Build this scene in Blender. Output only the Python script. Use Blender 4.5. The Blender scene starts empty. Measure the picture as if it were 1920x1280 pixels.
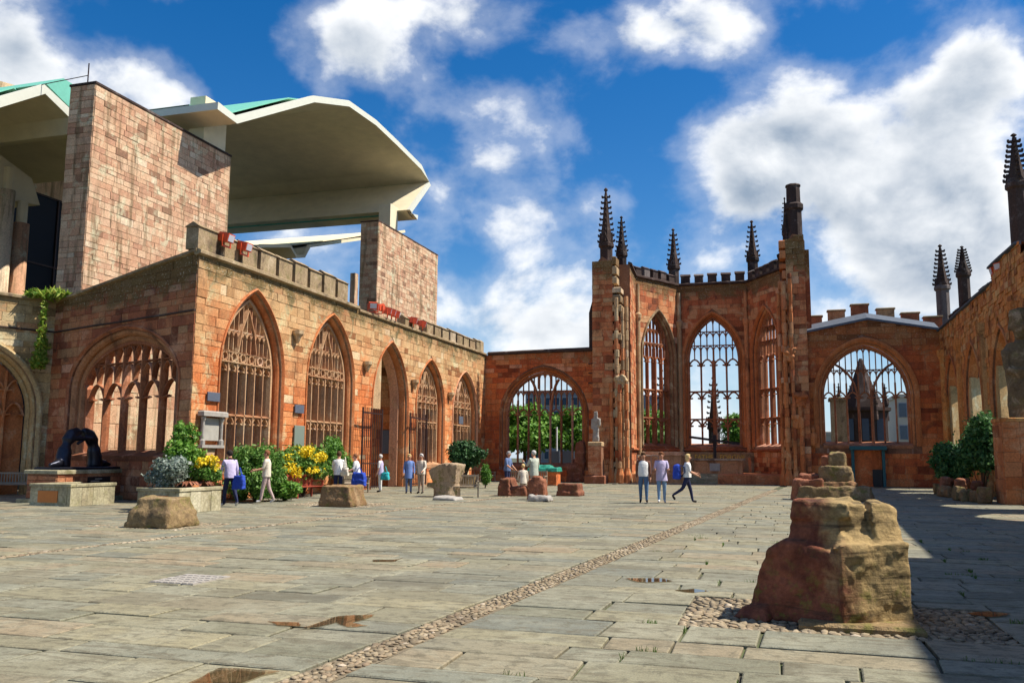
import bpy, bmesh, math, random
import numpy as np
from mathutils import Vector, Matrix, noise as mnoise
random.seed(7); rng = np.random.default_rng(7)
C = bpy.context.scene.collection
SC = bpy.context.scene
rad = math.radians
# ------------------------------------------------------------------ camera
F_PX, EYE = 1650.0, 1.65
CAM_R = Matrix.Rotation(rad(17), 3, 'Z') @ Matrix.Rotation(math.pi/2 + math.atan(214/1650), 3, 'X') @ Matrix.Rotation(rad(.4), 3, 'Z')
cam = bpy.data.objects.new('camera', bpy.data.cameras.new('camera')); C.objects.link(cam)
cam.data.sensor_width = 36; cam.data.lens = F_PX/1920*36; cam.data.clip_end = 3000; cam.data.clip_start = .1
cam.matrix_world = Matrix.Translation((0, 0, EYE)) @ CAM_R.to_4x4()
SC.camera = cam
# ------------------------------------------------------------------ exposure
SC.view_settings.view_transform = 'Standard'; SC.view_settings.look = 'None'
SC.view_settings.exposure = 1.42; SC.view_settings.gamma = 1
# ------------------------------------------------------------------ sun
SUN_AZ, SUN_EL = rad(13), rad(56)          # azimuth measured from +X (south) towards +Y (east)
SUN_DIR = Vector((math.cos(SUN_AZ)*math.cos(SUN_EL), math.sin(SUN_AZ)*math.cos(SUN_EL), math.sin(SUN_EL)))
sl = bpy.data.lights.new('sun', 'SUN'); sl.energy = 2.8; sl.angle = rad(.55); sl.color = (1, .94, .84)
so = bpy.data.objects.new('sun', sl); C.objects.link(so); so.location = (20, 0, 60)
so.rotation_euler = SUN_DIR.to_track_quat('Z', 'Y').to_euler()
# ------------------------------------------------------------------ pixel helpers (photograph 1920 x 1280 -> places in the court)
def ray(u, v): return CAM_R @ Vector(((u-960)/F_PX, (640-v)/F_PX, -1.0))
def gnd(u, v, z=0.0):
    d = ray(u, v); t = (z-EYE)/d.z; return Vector((d.x*t, d.y*t, z))
def px(u, v, x):
    d = ray(u, v); t = x/d.x; return Vector((x, d.y*t, EYE+d.z*t))
def py(u, v, y):
    d = ray(u, v); t = y/d.y; return Vector((d.x*t, y, EYE+d.z*t))
# ------------------------------------------------------------------ world: sky and clouds
def nn(nt, typ, **kw):
    n = nt.nodes.new(typ)
    for k, v in kw.items():
        if k.startswith('i_'):
            key = k[2:]; key = int(key) if key.isdigit() else key
            n.inputs[key].default_value = v
        else: setattr(n, k, v)
    return n
def math_n(nt, op, a=None, b=None, c=None, clamp=False):
    n = nt.nodes.new('ShaderNodeMath'); n.operation = op; n.use_clamp = clamp
    for i, x in enumerate((a, b, c)):
        if x is None: continue
        if isinstance(x, (int, float)): n.inputs[i].default_value = x
        else: nt.links.new(x, n.inputs[i])
    return n.outputs[0]
def mixc(nt, fac, a, b, typ='MIX'):
    n = nt.nodes.new('ShaderNodeMix'); n.data_type = 'RGBA'; n.blend_type = typ; n.clamp_factor = True
    for x, i in ((fac, 0), (a, 6), (b, 7)):
        if isinstance(x, (int, float)): n.inputs[i].default_value = x
        elif isinstance(x, tuple): n.inputs[i].default_value = (*x[:3], 1)
        else: nt.links.new(x, n.inputs[i])
    return n.outputs[2]
def smooth(nt, x, lo, hi):
    n = nt.nodes.new('ShaderNodeMapRange'); n.interpolation_type = 'SMOOTHSTEP'; n.clamp = True
    nt.links.new(x, n.inputs[0]); n.inputs[1].default_value = lo; n.inputs[2].default_value = hi
    return n.outputs[0]
def build_world():
    w = bpy.data.worlds.new('World'); SC.world = w; w.use_nodes = True
    nt = w.node_tree; nt.nodes.clear(); L = nt.links.new
    tc = nn(nt, 'ShaderNodeTexCoord'); sep = nn(nt, 'ShaderNodeSeparateXYZ'); L(tc.outputs['Generated'], sep.inputs[0])
    X, Y, Z = sep.outputs
    sky = nn(nt, 'ShaderNodeTexSky', sky_type='NISHITA', sun_disc=False, sun_elevation=SUN_EL, sun_rotation=math.pi/2-SUN_AZ, altitude=100, air_density=1.0, dust_density=.25, ozone_density=3.0)
    hs = nn(nt, 'ShaderNodeHueSaturation'); hs.inputs['Hue'].default_value = .505; hs.inputs['Saturation'].default_value = 1.42; hs.inputs['Value'].default_value = .335; L(sky.outputs[0], hs.inputs['Color'])
    az = math_n(nt, 'ARCTAN2', X, Y); el = math_n(nt, 'ARCSINE', Z)
    # cloud coordinates: the direction itself, a little flattened, so that the heaps stay round
    comb = nn(nt, 'ShaderNodeCombineXYZ'); L(X, comb.inputs[0]); L(Y, comb.inputs[1]); L(math_n(nt, 'MULTIPLY', Z, 1.35), comb.inputs[2])
    def fbm(vec, scale, detail=7, rough=.56, dist=.35, off=(0, 0, 0)):
        m = nn(nt, 'ShaderNodeMapping'); L(vec, m.inputs[0]); m.inputs[1].default_value = off
        n = nn(nt, 'ShaderNodeTexNoise'); L(m.outputs[0], n.inputs['Vector']); n.inputs['Scale'].default_value = scale
        n.inputs['Detail'].default_value = detail; n.inputs['Roughness'].default_value = rough; n.inputs['Distortion'].default_value = dist
        return n.outputs['Fac']
    n1 = fbm(comb.outputs[0], 6.8, detail=8, rough=.55, dist=.12); n2 = fbm(comb.outputs[0], 6.8, detail=6, rough=.55, dist=.12, off=(.012, .0, .035))
    nl = fbm(comb.outputs[0], 1.7, detail=1, off=(3.1, 7.7, 0))
    # clouds standing in the sky: u, v, half width, half height (photograph pixels), weight
    blobs = [(150, 165, 200, 65, .8), (250, 130, 90, 50, .4), (20, 110, 90, 70, .6), (40, 75, 60, 45, .4), (330, 195, 60, 40, .3), (590, 60, 90, 90, .6), (700, 130, 110, 70, .6), (640, 20, 80, 60, .3), (800, 20, 150, 30, .35),
             (960, 60, 140, 70, .65), (1020, 190, 120, 60, .65), (900, 210, 80, 40, .25), (1200, 60, 170, 60, .6), (1360, 40, 130, 60, .5), (1040, 405, 110, 60, .85),
             (950, 440, 60, 30, .2), (1050, 600, 120, 90, .85), (850, 580, 60, 70, .6), (960, 620, 70, 50, .4), (820, 350, 50, 40, .6), (1050, 500, 110, 40, .4), (1160, 370, 60, 30, .35),
             (930, 300, 70, 30, .45), (1080, 265, 70, 30, .3), (1330, 250, 120, 50, .5), (1480, 260, 170, 60, .65), (1520, 150, 70, 40, .35),
             (1700, 240, 180, 110, 1.1), (1850, 120, 110, 90, 1.0), (1600, 420, 200, 110, 1.1), (1800, 420, 170, 130, 1.15), (1380, 350, 100, 80, .55), (1680, 560, 200, 70, .5), (1330, 480, 70, 60, .4), (1240, 340, 50, 30, .25)]
    blues = [(430, 110, 60, 70, -.5), (280, 30, 130, 50, -.5), (1230, 190, 100, 60, -.4), (1560, 50, 120, 60, -.5), (860, 470, 50, 40, -.35), (880, 560, 40, 120, -.1), (1180, 450, 60, 50, -.3), (790, 280, 60, 50, -.3), (450, 190, 40, 40, -.4), (930, 130, 50, 40, -.2), (1640, 640, 60, 40, -.2)]
    ae = nn(nt, 'ShaderNodeCombineXYZ'); L(az, ae.inputs[0]); L(el, ae.inputs[1])
    acc = None
    for (u, v, rw, rh, wt) in [(a_, b_, c_, d_, e_*.8) for a_, b_, c_, d_, e_ in blobs]+blues:
        d = ray(u, v).normalized(); a0 = math.atan2(d.x, d.y); e0 = math.asin(d.z)
        d1 = ray(u+rw, v).normalized(); d2 = ray(u, v-rh).normalized()
        ra = abs(math.atan2(d1.x, d1.y)-a0); re = max(.012, abs(math.asin(d2.z)-e0))
        m = nn(nt, 'ShaderNodeVectorMath', operation='MULTIPLY_ADD'); L(ae.outputs[0], m.inputs[0]); m.inputs[1].default_value = (1/ra, 1/re, 0); m.inputs[2].default_value = (-a0/ra, -e0/re, 0)
        q = nn(nt, 'ShaderNodeVectorMath', operation='DOT_PRODUCT'); L(m.outputs[0], q.inputs[0]); L(m.outputs[0], q.inputs[1])
        g = math_n(nt, 'POWER', .3679, q.outputs['Value'])
        acc = math_n(nt, 'MULTIPLY_ADD', g, wt, 0.0 if acc is None else acc)
    field = math_n(nt, 'ADD', acc, math_n(nt, 'MULTIPLY', math_n(nt, 'SUBTRACT', n1, .5), 3.3))
    field = math_n(nt, 'ADD', field, math_n(nt, 'MULTIPLY', math_n(nt, 'SUBTRACT', nl, .52), .9))
    cov = smooth(nt, field, .08, .78)
    wisp = math_n(nt, 'MULTIPLY', smooth(nt, field, -.2, .4), .26)
    cov = math_n(nt, 'MAXIMUM', cov, wisp)
    relief = math_n(nt, 'MULTIPLY', math_n(nt, 'SUBTRACT', n1, n2), 3.0)
    thick = smooth(nt, field, .5, 1.25)
    lit = math_n(nt, 'ADD', math_n(nt, 'SUBTRACT', .92, math_n(nt, 'MULTIPLY', thick, .58)), relief, clamp=True)
    ccol = mixc(nt, lit, (.88, 1.12, 1.45), (2.85, 2.9, 2.95))
    hz = mixc(nt, math_n(nt, 'MULTIPLY', smooth(nt, el, .2, -.02), .75), hs.outputs[0], (1.5, 2.0, 2.6))
    fin = mixc(nt, cov, hz, ccol)
    bg = nn(nt, 'ShaderNodeBackground'); bg.inputs['Strength'].default_value = .14; L(fin, bg.inputs[0])
    out = nn(nt, 'ShaderNodeOutputWorld'); L(bg.outputs[0], out.inputs[0])
build_world()
SC.world.cycles.sampling_method = 'MANUAL'; SC.world.cycles.sample_map_resolution = 256
cy = SC.cycles; cy.max_bounces = 5; cy.diffuse_bounces = 2; cy.glossy_bounces = 2; cy.transmission_bounces = 2; cy.transparent_max_bounces = 4; cy.use_adaptive_sampling = True; cy.adaptive_threshold = .02

# ================================================================== materials
def new_mat(name):
    m = bpy.data.materials.new(name); m.use_nodes = True; nt = m.node_tree; nt.nodes.clear()
    out = nn(nt, 'ShaderNodeOutputMaterial'); b = nn(nt, 'ShaderNodeBsdfPrincipled'); nt.links.new(b.outputs[0], out.inputs[0])
    return m, nt, b, out
def rnd_socket(nt):
    g = nn(nt, 'ShaderNodeNewGeometry'); oi = nn(nt, 'ShaderNodeObjectInfo')
    s = math_n(nt, 'ADD', g.outputs['Random Per Island'], oi.outputs['Random'])
    return math_n(nt, 'FRACT', math_n(nt, 'MULTIPLY', s, 7.31)), g.outputs['Position']
def ramp(nt, fac, cols, interp='LINEAR'):
    r = nn(nt, 'ShaderNodeValToRGB'); r.color_ramp.interpolation = interp; e = r.color_ramp.elements
    while len(e) < len(cols): e.new(.5)
    for i, c in enumerate(cols): e[i].position = i/(len(cols)-1) if interp == 'LINEAR' else i/len(cols); e[i].color = (*c, 1)
    nt.links.new(fac, r.inputs[0]); return r.outputs[0]
def noise_n(nt, pos, scale, detail=5, rough=.6, dist=0, stretch=None):
    n = nn(nt, 'ShaderNodeTexNoise'); n.inputs['Scale'].default_value = scale; n.inputs['Detail'].default_value = detail; n.inputs['Roughness'].default_value = rough; n.inputs['Distortion'].default_value = dist
    if stretch:
        m = nn(nt, 'ShaderNodeMapping'); m.inputs[3].default_value = stretch; nt.links.new(pos, m.inputs[0]); pos = m.outputs[0]
    nt.links.new(pos, n.inputs['Vector']); return n.outputs['Fac']
def stone_mat(name, low, high=None, z0=3.5, z1=7.5, lichen=.0, lz=99, soot=.25, rough=.88, bump=.5, streak=.35, moss=None, soft=.12, sks=1.7, skc=None):
    m, nt, b, out = new_mat(name); r, pos = rnd_socket(nt)
    low = soften(low, soft); high = soften(high, soft) if high else None
    out_hi = smooth(nt, r, .955, .965); out_lo = smooth(nt, r, .055, .045)
    col = ramp(nt, r, low)
    st = noise_n(nt, pos, 1.05, 6, .7, .6)              # one broad noise: low end sooty, high end bleached
    g = noise_n(nt, pos, 14, 3, .75)                      # grain and relief
    if high or lichen > 0:
        sep = nn(nt, 'ShaderNodeSeparateXYZ'); nt.links.new(pos, sep.inputs[0]); z = sep.outputs[2]
    if high:
        nb = noise_n(nt, pos, .4, 2, .6)
        zz = math_n(nt, 'MULTIPLY_ADD', nb, 9.0, math_n(nt, 'SUBTRACT', z, 4.5))
        col = mixc(nt, smooth(nt, zz, z0, z1), col, ramp(nt, r, high))
    pal = (high or low)[2]; col = mixc(nt, math_n(nt, 'MULTIPLY', out_hi, .75), col, tuple(min(.7, c*1.1+.12) for c in pal)); col = mixc(nt, math_n(nt, 'MULTIPLY', out_lo, .6), col, tuple(c*.35 for c in low[1]))
    col = mixc(nt, math_n(nt, 'MULTIPLY', smooth(nt, st, .48, .32), soot*1.25), col, (.055, .035, .028))
    sk = noise_n(nt, pos, 1.0, 3, .65, .2, (sks, sks, .09*sks))
    col = mixc(nt, math_n(nt, 'MULTIPLY', smooth(nt, sk, .48, .68), streak), col, skc or tuple(c*.42 for c in low[1]))
    col = mixc(nt, math_n(nt, 'MULTIPLY', smooth(nt, st, .52, .68), .62), col, tuple(min(.62, c*1.35+.08) for c in (high or low)[2]))
    if lichen > 0:
        zl = math_n(nt, 'MULTIPLY_ADD', math_n(nt, 'ADD', st, math_n(nt, 'MULTIPLY', g, .5)), 3.4, math_n(nt, 'SUBTRACT', z, 2.55))
        lf = math_n(nt, 'MULTIPLY', smooth(nt, zl, lz-.3, lz+.3), lichen)
        col = mixc(nt, lf, col, (.12, .085, .028))
        col = mixc(nt, math_n(nt, 'MULTIPLY', smooth(nt, g, .60, .66), math_n(nt, 'MULTIPLY', lf, .8)), col, (.46, .43, .34))
    if moss:
        mn = noise_n(nt, pos, 3.4, 4, .65, .3)
        col = mixc(nt, math_n(nt, 'MULTIPLY', smooth(nt, mn, .5, .7), moss), col, (.16, .155, .035))
    col = mixc(nt, .55, col, mixc(nt, smooth(nt, g, .2, .8), (.45, .42, .40), (1.5, 1.5, 1.5)), 'MULTIPLY')
    nt.links.new(col, b.inputs['Base Color']); b.inputs['Roughness'].default_value = rough; b.inputs['Specular IOR Level'].default_value = .2
    bp = nn(nt, 'ShaderNodeBump'); bp.inputs['Strength'].default_value = bump; bp.inputs['Distance'].default_value = .035
    nt.links.new(g, bp.inputs['Height']); nt.links.new(bp.outputs[0], b.inputs['Normal'])
    return m
def soften(cols, k=.35):
    a = [sum(c[i] for c in cols)/len(cols) for i in range(3)]
    return [tuple(c[i]*(1-k)+a[i]*k for i in range(3)) for c in cols]
def plain_mat(name, col, rough=.6, metal=0, var=.25, scale=12, bump=.15, spec=.4):
    m, nt, b, out = new_mat(name); r, pos = rnd_socket(nt)
    n = noise_n(nt, pos, scale, 3, .65)
    c = mixc(nt, n, tuple(x*(1-var) for x in col), tuple(min(1, x*(1+var)) for x in col))
    nt.links.new(c, b.inputs['Base Color']); b.inputs['Roughness'].default_value = rough; b.inputs['Metallic'].default_value = metal; b.inputs['Specular IOR Level'].default_value = spec
    if bump:
        bp = nn(nt, 'ShaderNodeBump'); bp.inputs['Strength'].default_value = bump; bp.inputs['Distance'].default_value = .02
        nt.links.new(n, bp.inputs['Height']); nt.links.new(bp.outputs[0], b.inputs['Normal'])
    return m
def leaf_mat(name, cols, trans=.35):
    m, nt, b, out = new_mat(name); r, pos = rnd_socket(nt)
    c = ramp(nt, r, cols); nt.links.new(c, b.inputs['Base Color']); b.inputs['Roughness'].default_value = .55; b.inputs['Specular IOR Level'].default_value = .3
    t = nn(nt, 'ShaderNodeBsdfTranslucent'); nt.links.new(c, t.inputs[0])
    mx = nn(nt, 'ShaderNodeMixShader'); mx.inputs[0].default_value = trans
    nt.links.new(b.outputs[0], mx.inputs[1]); nt.links.new(t.outputs[0], mx.inputs[2]); nt.links.new(mx.outputs[0], out.inputs[0])
    return m
RED = [(.20, .055, .028), (.40, .105, .042), (.50, .17, .065), (.52, .25, .115)]
ORANGE = [(.42, .105, .032), (.60, .165, .046), (.68, .235, .075), (.64, .36, .17)]
TAN = [(.36, .19, .08), (.52, .31, .14), (.60, .40, .20), (.56, .26, .11)]
SLABC = [(.34, .14, .08), (.54, .28, .16), (.66, .43, .26), (.70, .52, .34), (.40, .17, .10), (.62, .38, .23), (.70, .52, .34)]
YEL = [(.44, .27, .11), (.54, .38, .18), (.60, .47, .26), (.52, .22, .09)]
MAT = dict(
    north=stone_mat('sandstone_north', ORANGE, TAN, 3.2, 7.4, lichen=.9, lz=7.95, soot=.3),
    east=stone_mat('sandstone_east', [(.30, .066, .028), (.54, .12, .036), (.66, .185, .052), (.62, .25, .10)], None, soot=.4, lichen=.45, lz=8.1, streak=.5),
    apse=stone_mat('sandstone_apse', [(.25, .075, .035), (.52, .14, .054), (.62, .245, .10), (.58, .36, .18)], None, soot=.5, lichen=.8, lz=13.3, streak=.55),
    south=stone_mat('sandstone_south', [(.38, .13, .042), (.58, .20, .055), (.66, .27, .072), (.50, .30, .13)], None, soot=.5, streak=.8),
    porchw=stone_mat('sandstone_porch', [(.22, .065, .035), (.38, .12, .055), (.48, .20, .09), (.42, .24, .12)], None, soot=.5, lichen=.85, lz=7.25),
    yellow=stone_mat('sandstone_yellow', YEL, None, soot=.3, lichen=.5, lz=7.4),
    slab=stone_mat('pink_ashlar', SLABC, None, soot=.2, streak=.75, bump=.35, soft=.42, sks=2.6, skc=(.17, .12, .06)),
    trim=stone_mat('moulded_sandstone', [(.44, .13, .045), (.54, .18, .06), (.58, .23, .09), (.50, .16, .05)], None, soot=.25, bump=.25),
    trimpale=stone_mat('moulded_pale_stone', [(.40, .26, .14), (.48, .33, .18), (.52, .38, .22), (.48, .28, .14)], None, soot=.35, bump=.25),
    tracery=stone_mat('tracery_stone', [(.38, .19, .095), (.46, .26, .135), (.50, .31, .17), (.46, .20, .095)], None, soot=.3, bump=.25),
    tracery_red=stone_mat('tracery_red_stone', [(.24, .085, .04), (.34, .12, .055), (.40, .17, .08), (.34, .11, .045)], None, soot=.4, bump=.25),
    mortar=stone_mat('mortar', [(.20, .09, .05), (.24, .11, .06), (.26, .13, .075), (.22, .10, .055)], None, soot=.3),
    mortar_pale=stone_mat('mortar_pale', [(.30, .18, .10), (.34, .21, .12), (.36, .23, .14), (.31, .19, .11)], None, soot=.3),
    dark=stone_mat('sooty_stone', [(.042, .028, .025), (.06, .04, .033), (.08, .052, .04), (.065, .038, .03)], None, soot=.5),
    coping=stone_mat('weathered_coping', [(.26, .18, .10), (.32, .23, .13), (.36, .27, .16), (.28, .18, .10)], None, soot=.55, moss=.4),
    base=stone_mat('column_stone', [(.19, .13, .065), (.24, .165, .08), (.28, .195, .095), (.26, .125, .06)], None, soot=.45, moss=.75, bump=.9),
    basered=stone_mat('column_red_stone', [(.20, .075, .042), (.26, .095, .05), (.30, .12, .065), (.24, .085, .045)], None, soot=.5, moss=.2, bump=.8),
    plant=stone_mat('planter_stone', [(.30, .27, .16), (.36, .32, .2), (.40, .36, .23), (.34, .28, .17)], None, soot=.35, moss=.35, streak=.6),
    brick=stone_mat('red_brick', [(.34, .12, .06), (.46, .17, .08), (.50, .24, .12), (.42, .13, .06)], None, soot=.3),
    soffit=plain_mat('soffit_render', (.74, .64, .44), .9, 0, .2, .9, .1, .1),
    fascia=plain_mat('pale_fascia', (.62, .62, .52), .7, 0, .08, 3),
    copper=plain_mat('green_copper', (.16, .48, .36), .6, 0, .2, 3),
    glass=plain_mat('dark_glass', (.008, .008, .013), .35, 0, .2, 1, 0, .12),
    iron=plain_mat('black_iron', (.05, .025, .022), .5, .3, .3, 20),
    bronze=plain_mat('dark_bronze', (.03, .032, .045), .33, .75, .4, 6, .3),
    lead=plain_mat('lead_sheet', (.10, .115, .14), .8, 0, .35, 4, .2, .12),
    teal=plain_mat('teal_timber', (.02, .10, .11), .5),
    wood=plain_mat('weathered_teak', (.30, .24, .17), .75, 0, .35, 9),
    woodred=plain_mat('red_stained_timber', (.30, .055, .028), .6, 0, .3, 9),
    charred=plain_mat('charred_timber', (.03, .026, .026), .8, 0, .4, 8),
    lamp_red=plain_mat('orange_red_enamel', (.62, .08, .025), .45, 0, .15, 8),
    lens=plain_mat('lamp_lens', (.55, .55, .6), .1, 0, .05, 8, 0),
    slate=plain_mat('slate_plaque', (.10, .115, .15), .45, 0, .2, 6),
    black=plain_mat('black_panel', (.015, .015, .017), .4),
    orange=plain_mat('brass_plate', (.50, .17, .035), .45, .2, .15, 6),
    marble=plain_mat('veined_marble', (.40, .375, .32), .5, 0, .3, 5),
    greystone=plain_mat('grey_weathered_stone', (.34, .31, .27), .85, 0, .4, 7, .5),
    gold=plain_mat('gilded_letters', (.62, .40, .08), .4, .5, .1, 8, 0),
    green_paint=plain_mat('green_tarpaulin', (.02, .22, .15), .5, 0, .3, 5),
    white=plain_mat('white_paint', (.75, .75, .72), .6, 0, .05, 5),
    bedding=plain_mat('bedding_mortar', (.17, .135, .085), .95, 0, .35, 14, .3),
    cobble=stone_mat('cobble', [(.20, .155, .10), (.27, .215, .14), (.34, .275, .18), (.25, .175, .11)], None, soot=.3, bump=.2),
    bark=plain_mat('bark', (.10, .07, .045), .9, 0, .4, 10, .5),
    soil=plain_mat('soil', (.09, .055, .035), .95, 0, .4, 8, .5),
    leaf_bright=leaf_mat('leaf_bright', [(.045, .14, .012), (.10, .24, .025), (.17, .34, .04), (.26, .42, .08)]),
    leaf_mid=leaf_mat('leaf_mid', [(.04, .11, .015), (.085, .20, .03), (.15, .30, .05), (.28, .42, .11)]),
    leaf_dark=leaf_mat('leaf_dark', [(.012, .045, .012), (.022, .075, .02), (.04, .11, .03), (.10, .20, .07)], .2),
    leaf_ever=leaf_mat('leaf_ever', [(.02, .075, .018), (.045, .13, .03), (.08, .20, .045), (.17, .30, .10)], .3),
    leaf_grey=leaf_mat('leaf_grey', [(.10, .14, .10), (.17, .22, .17), (.28, .34, .28), (.45, .48, .42)]),
    leaf_feather=leaf_mat('leaf_feather', [(.05, .15, .02), (.09, .22, .03), (.15, .31, .05), (.19, .36, .07)]),
    leaf_wall=leaf_mat('leaf_wall', [(.10, .22, .02), (.18, .32, .03), (.32, .40, .05), (.42, .40, .08)]),
    petal=leaf_mat('yellow_petals', [(.72, .48, .01), (.85, .62, .015), (.85, .70, .04), (.8, .55, .02)], .2),
    grass=leaf_mat('joint_grass', [(.05, .13, .015), (.08, .18, .02), (.12, .22, .03), (.16, .24, .05)]),
    bgrey=plain_mat('grey_office_wall', (.22, .24, .28), .7, 0, .1, 2),
    bglass=plain_mat('office_glass', (.05, .08, .12), .15, 0, .2, 2, 0),
    bcream=plain_mat('cream_office_wall', (.5, .45, .36), .8, 0, .1, 2),
)
def flag_mat():
    m, nt, b, out = new_mat('york_flagstone'); r, pos = rnd_socket(nt)
    col = ramp(nt, r, [(.14, .13, .09), (.24, .215, .135), (.20, .20, .15), (.29, .255, .155), (.175, .17, .115), (.30, .23, .14), (.23, .215, .145), (.165, .17, .135)])
    n1 = noise_n(nt, pos, 1.1, 5, .65, .5); n2 = noise_n(nt, pos, 6, 4, .72, .3); n3 = noise_n(nt, pos, 48, 2, .7)
    bed = noise_n(nt, pos, 2.0, 5, .72, 1.4, (.7, 3.2, 1))
    col = mixc(nt, math_n(nt, 'MULTIPLY', smooth(nt, n1, .45, .66), .6), col, (.31, .295, .21))
    col = mixc(nt, math_n(nt, 'MULTIPLY', smooth(nt, n2, .48, .66), .62), col, (.10, .09, .058))
    col = mixc(nt, math_n(nt, 'MULTIPLY', smooth(nt, bed, .5, .6), .55), col, (.125, .105, .065))
    dk = noise_n(nt, pos, .33, 2, .6)
    col = mixc(nt, math_n(nt, 'MULTIPLY', smooth(nt, dk, .55, .68), .3), col, (.11, .105, .085))
    col = mixc(nt, .45, col, mixc(nt, n3, (.3, .3, .3), (1.6, 1.6, 1.6)), 'MULTIPLY')
    nt.links.new(col, b.inputs['Base Color']); b.inputs['Specular IOR Level'].default_value = .3
    nt.links.new(math_n(nt, 'ADD', .62, math_n(nt, 'MULTIPLY', n2, .3)), b.inputs['Roughness'])
    bp = nn(nt, 'ShaderNodeBump'); bp.inputs['Strength'].default_value = .8; bp.inputs['Distance'].default_value = .02
    nt.links.new(math_n(nt, 'ADD', math_n(nt, 'ADD', n2, bed), math_n(nt, 'MULTIPLY', n3, .3)), bp.inputs['Height']); nt.links.new(bp.outputs[0], b.inputs['Normal'])
    return m
MAT['flag'] = flag_mat()
def joint_mat():
    m, nt, b, out = new_mat('joint_soil'); r, pos = rnd_socket(nt)
    n = noise_n(nt, pos, .8, 5, .6); n2 = noise_n(nt, pos, 30, 3, .6)
    c = mixc(nt, smooth(nt, n, .42, .6), (.045, .038, .026), (.06, .085, .02)); c = mixc(nt, math_n(nt, 'MULTIPLY', n2, .3), c, (.14, .12, .08))
    nt.links.new(c, b.inputs['Base Color']); b.inputs['Roughness'].default_value = .95
    return m
MAT['joint'] = joint_mat()
def water_mat():
    m, nt, b, out = new_mat('puddle_water'); nt.nodes.remove(b)
    tr = nn(nt, 'ShaderNodeBsdfTransparent'); tr.inputs[0].default_value = (.5, .46, .4, 1); gl = nn(nt, 'ShaderNodeBsdfGlossy'); gl.inputs['Roughness'].default_value = .015; gl.inputs[0].default_value = (1, 1, 1, 1)
    fr = nn(nt, 'ShaderNodeFresnel'); fr.inputs[0].default_value = 1.27; mx = nn(nt, 'ShaderNodeMixShader'); nt.links.new(fr.outputs[0], mx.inputs[0]); nt.links.new(tr.outputs[0], mx.inputs[1]); nt.links.new(gl.outputs[0], mx.inputs[2]); nt.links.new(mx.outputs[0], out.inputs[0])
    return m
MAT['water'] = water_mat()
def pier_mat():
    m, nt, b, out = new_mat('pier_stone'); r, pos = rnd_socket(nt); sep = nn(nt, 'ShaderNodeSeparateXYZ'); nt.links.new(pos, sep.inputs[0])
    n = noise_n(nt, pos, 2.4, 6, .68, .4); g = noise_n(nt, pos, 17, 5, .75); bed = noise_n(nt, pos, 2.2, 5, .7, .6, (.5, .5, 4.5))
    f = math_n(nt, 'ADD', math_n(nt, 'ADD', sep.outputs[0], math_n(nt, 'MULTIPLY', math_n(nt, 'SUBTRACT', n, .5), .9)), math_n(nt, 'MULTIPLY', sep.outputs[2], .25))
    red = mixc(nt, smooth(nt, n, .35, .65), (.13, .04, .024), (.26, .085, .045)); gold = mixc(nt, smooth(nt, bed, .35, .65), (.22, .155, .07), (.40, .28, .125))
    c = mixc(nt, smooth(nt, f, .45, .82), red, gold)  # red stone with the left side's shade painted in, golden towards sunlit right
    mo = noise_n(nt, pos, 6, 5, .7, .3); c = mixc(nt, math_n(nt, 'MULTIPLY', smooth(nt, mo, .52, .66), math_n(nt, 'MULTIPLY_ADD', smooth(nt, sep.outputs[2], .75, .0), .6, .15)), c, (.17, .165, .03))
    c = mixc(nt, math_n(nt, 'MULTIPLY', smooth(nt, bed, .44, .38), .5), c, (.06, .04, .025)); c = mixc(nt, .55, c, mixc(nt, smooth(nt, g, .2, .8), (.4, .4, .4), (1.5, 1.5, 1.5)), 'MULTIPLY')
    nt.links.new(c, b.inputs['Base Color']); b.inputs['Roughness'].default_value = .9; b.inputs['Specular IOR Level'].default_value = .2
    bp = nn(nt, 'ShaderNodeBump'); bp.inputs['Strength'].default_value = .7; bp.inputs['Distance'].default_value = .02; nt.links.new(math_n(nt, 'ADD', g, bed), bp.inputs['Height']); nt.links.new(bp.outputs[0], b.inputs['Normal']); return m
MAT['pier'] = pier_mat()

# ================================================================== mesh helpers
WL = {}
def link(name, me, mat, parent=None, loc=(0, 0, 0)):
    o = bpy.data.objects.new(name, me); C.objects.link(o); loc = Vector(loc); WL[o.name] = loc
    if mat is not None and me is not None and not me.materials: me.materials.append(MAT[mat] if isinstance(mat, str) else mat)
    if parent is not None: o.parent = parent; o.location = loc-WL[parent.name]
    else: o.location = loc
    return o
def tag(o, label=None, cat=None, group=None, kind=None):
    if label: o['label'] = label
    if cat: o['category'] = cat
    if group: o['group'] = group
    if kind: o['kind'] = kind
    return o
def thing(name, label, cat, loc=(0, 0, 0), group=None):
    o = link(name, None, None, None, loc); o.empty_display_size = .3
    return tag(o, label, cat, group)
def np_mesh(name, V, Q):
    V = np.asarray(V, np.float32); Q = np.asarray(Q, np.int32)
    me = bpy.data.meshes.new(name); me.vertices.add(len(V)); me.vertices.foreach_set('co', V.ravel())
    k = Q.shape[1]; me.loops.add(Q.size); me.loops.foreach_set('vertex_index', Q.ravel()); me.polygons.add(len(Q))
    me.polygons.foreach_set('loop_start', np.arange(0, Q.size, k, dtype=np.int32)); me.update(calc_edges=True); me.validate()
    return me
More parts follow.
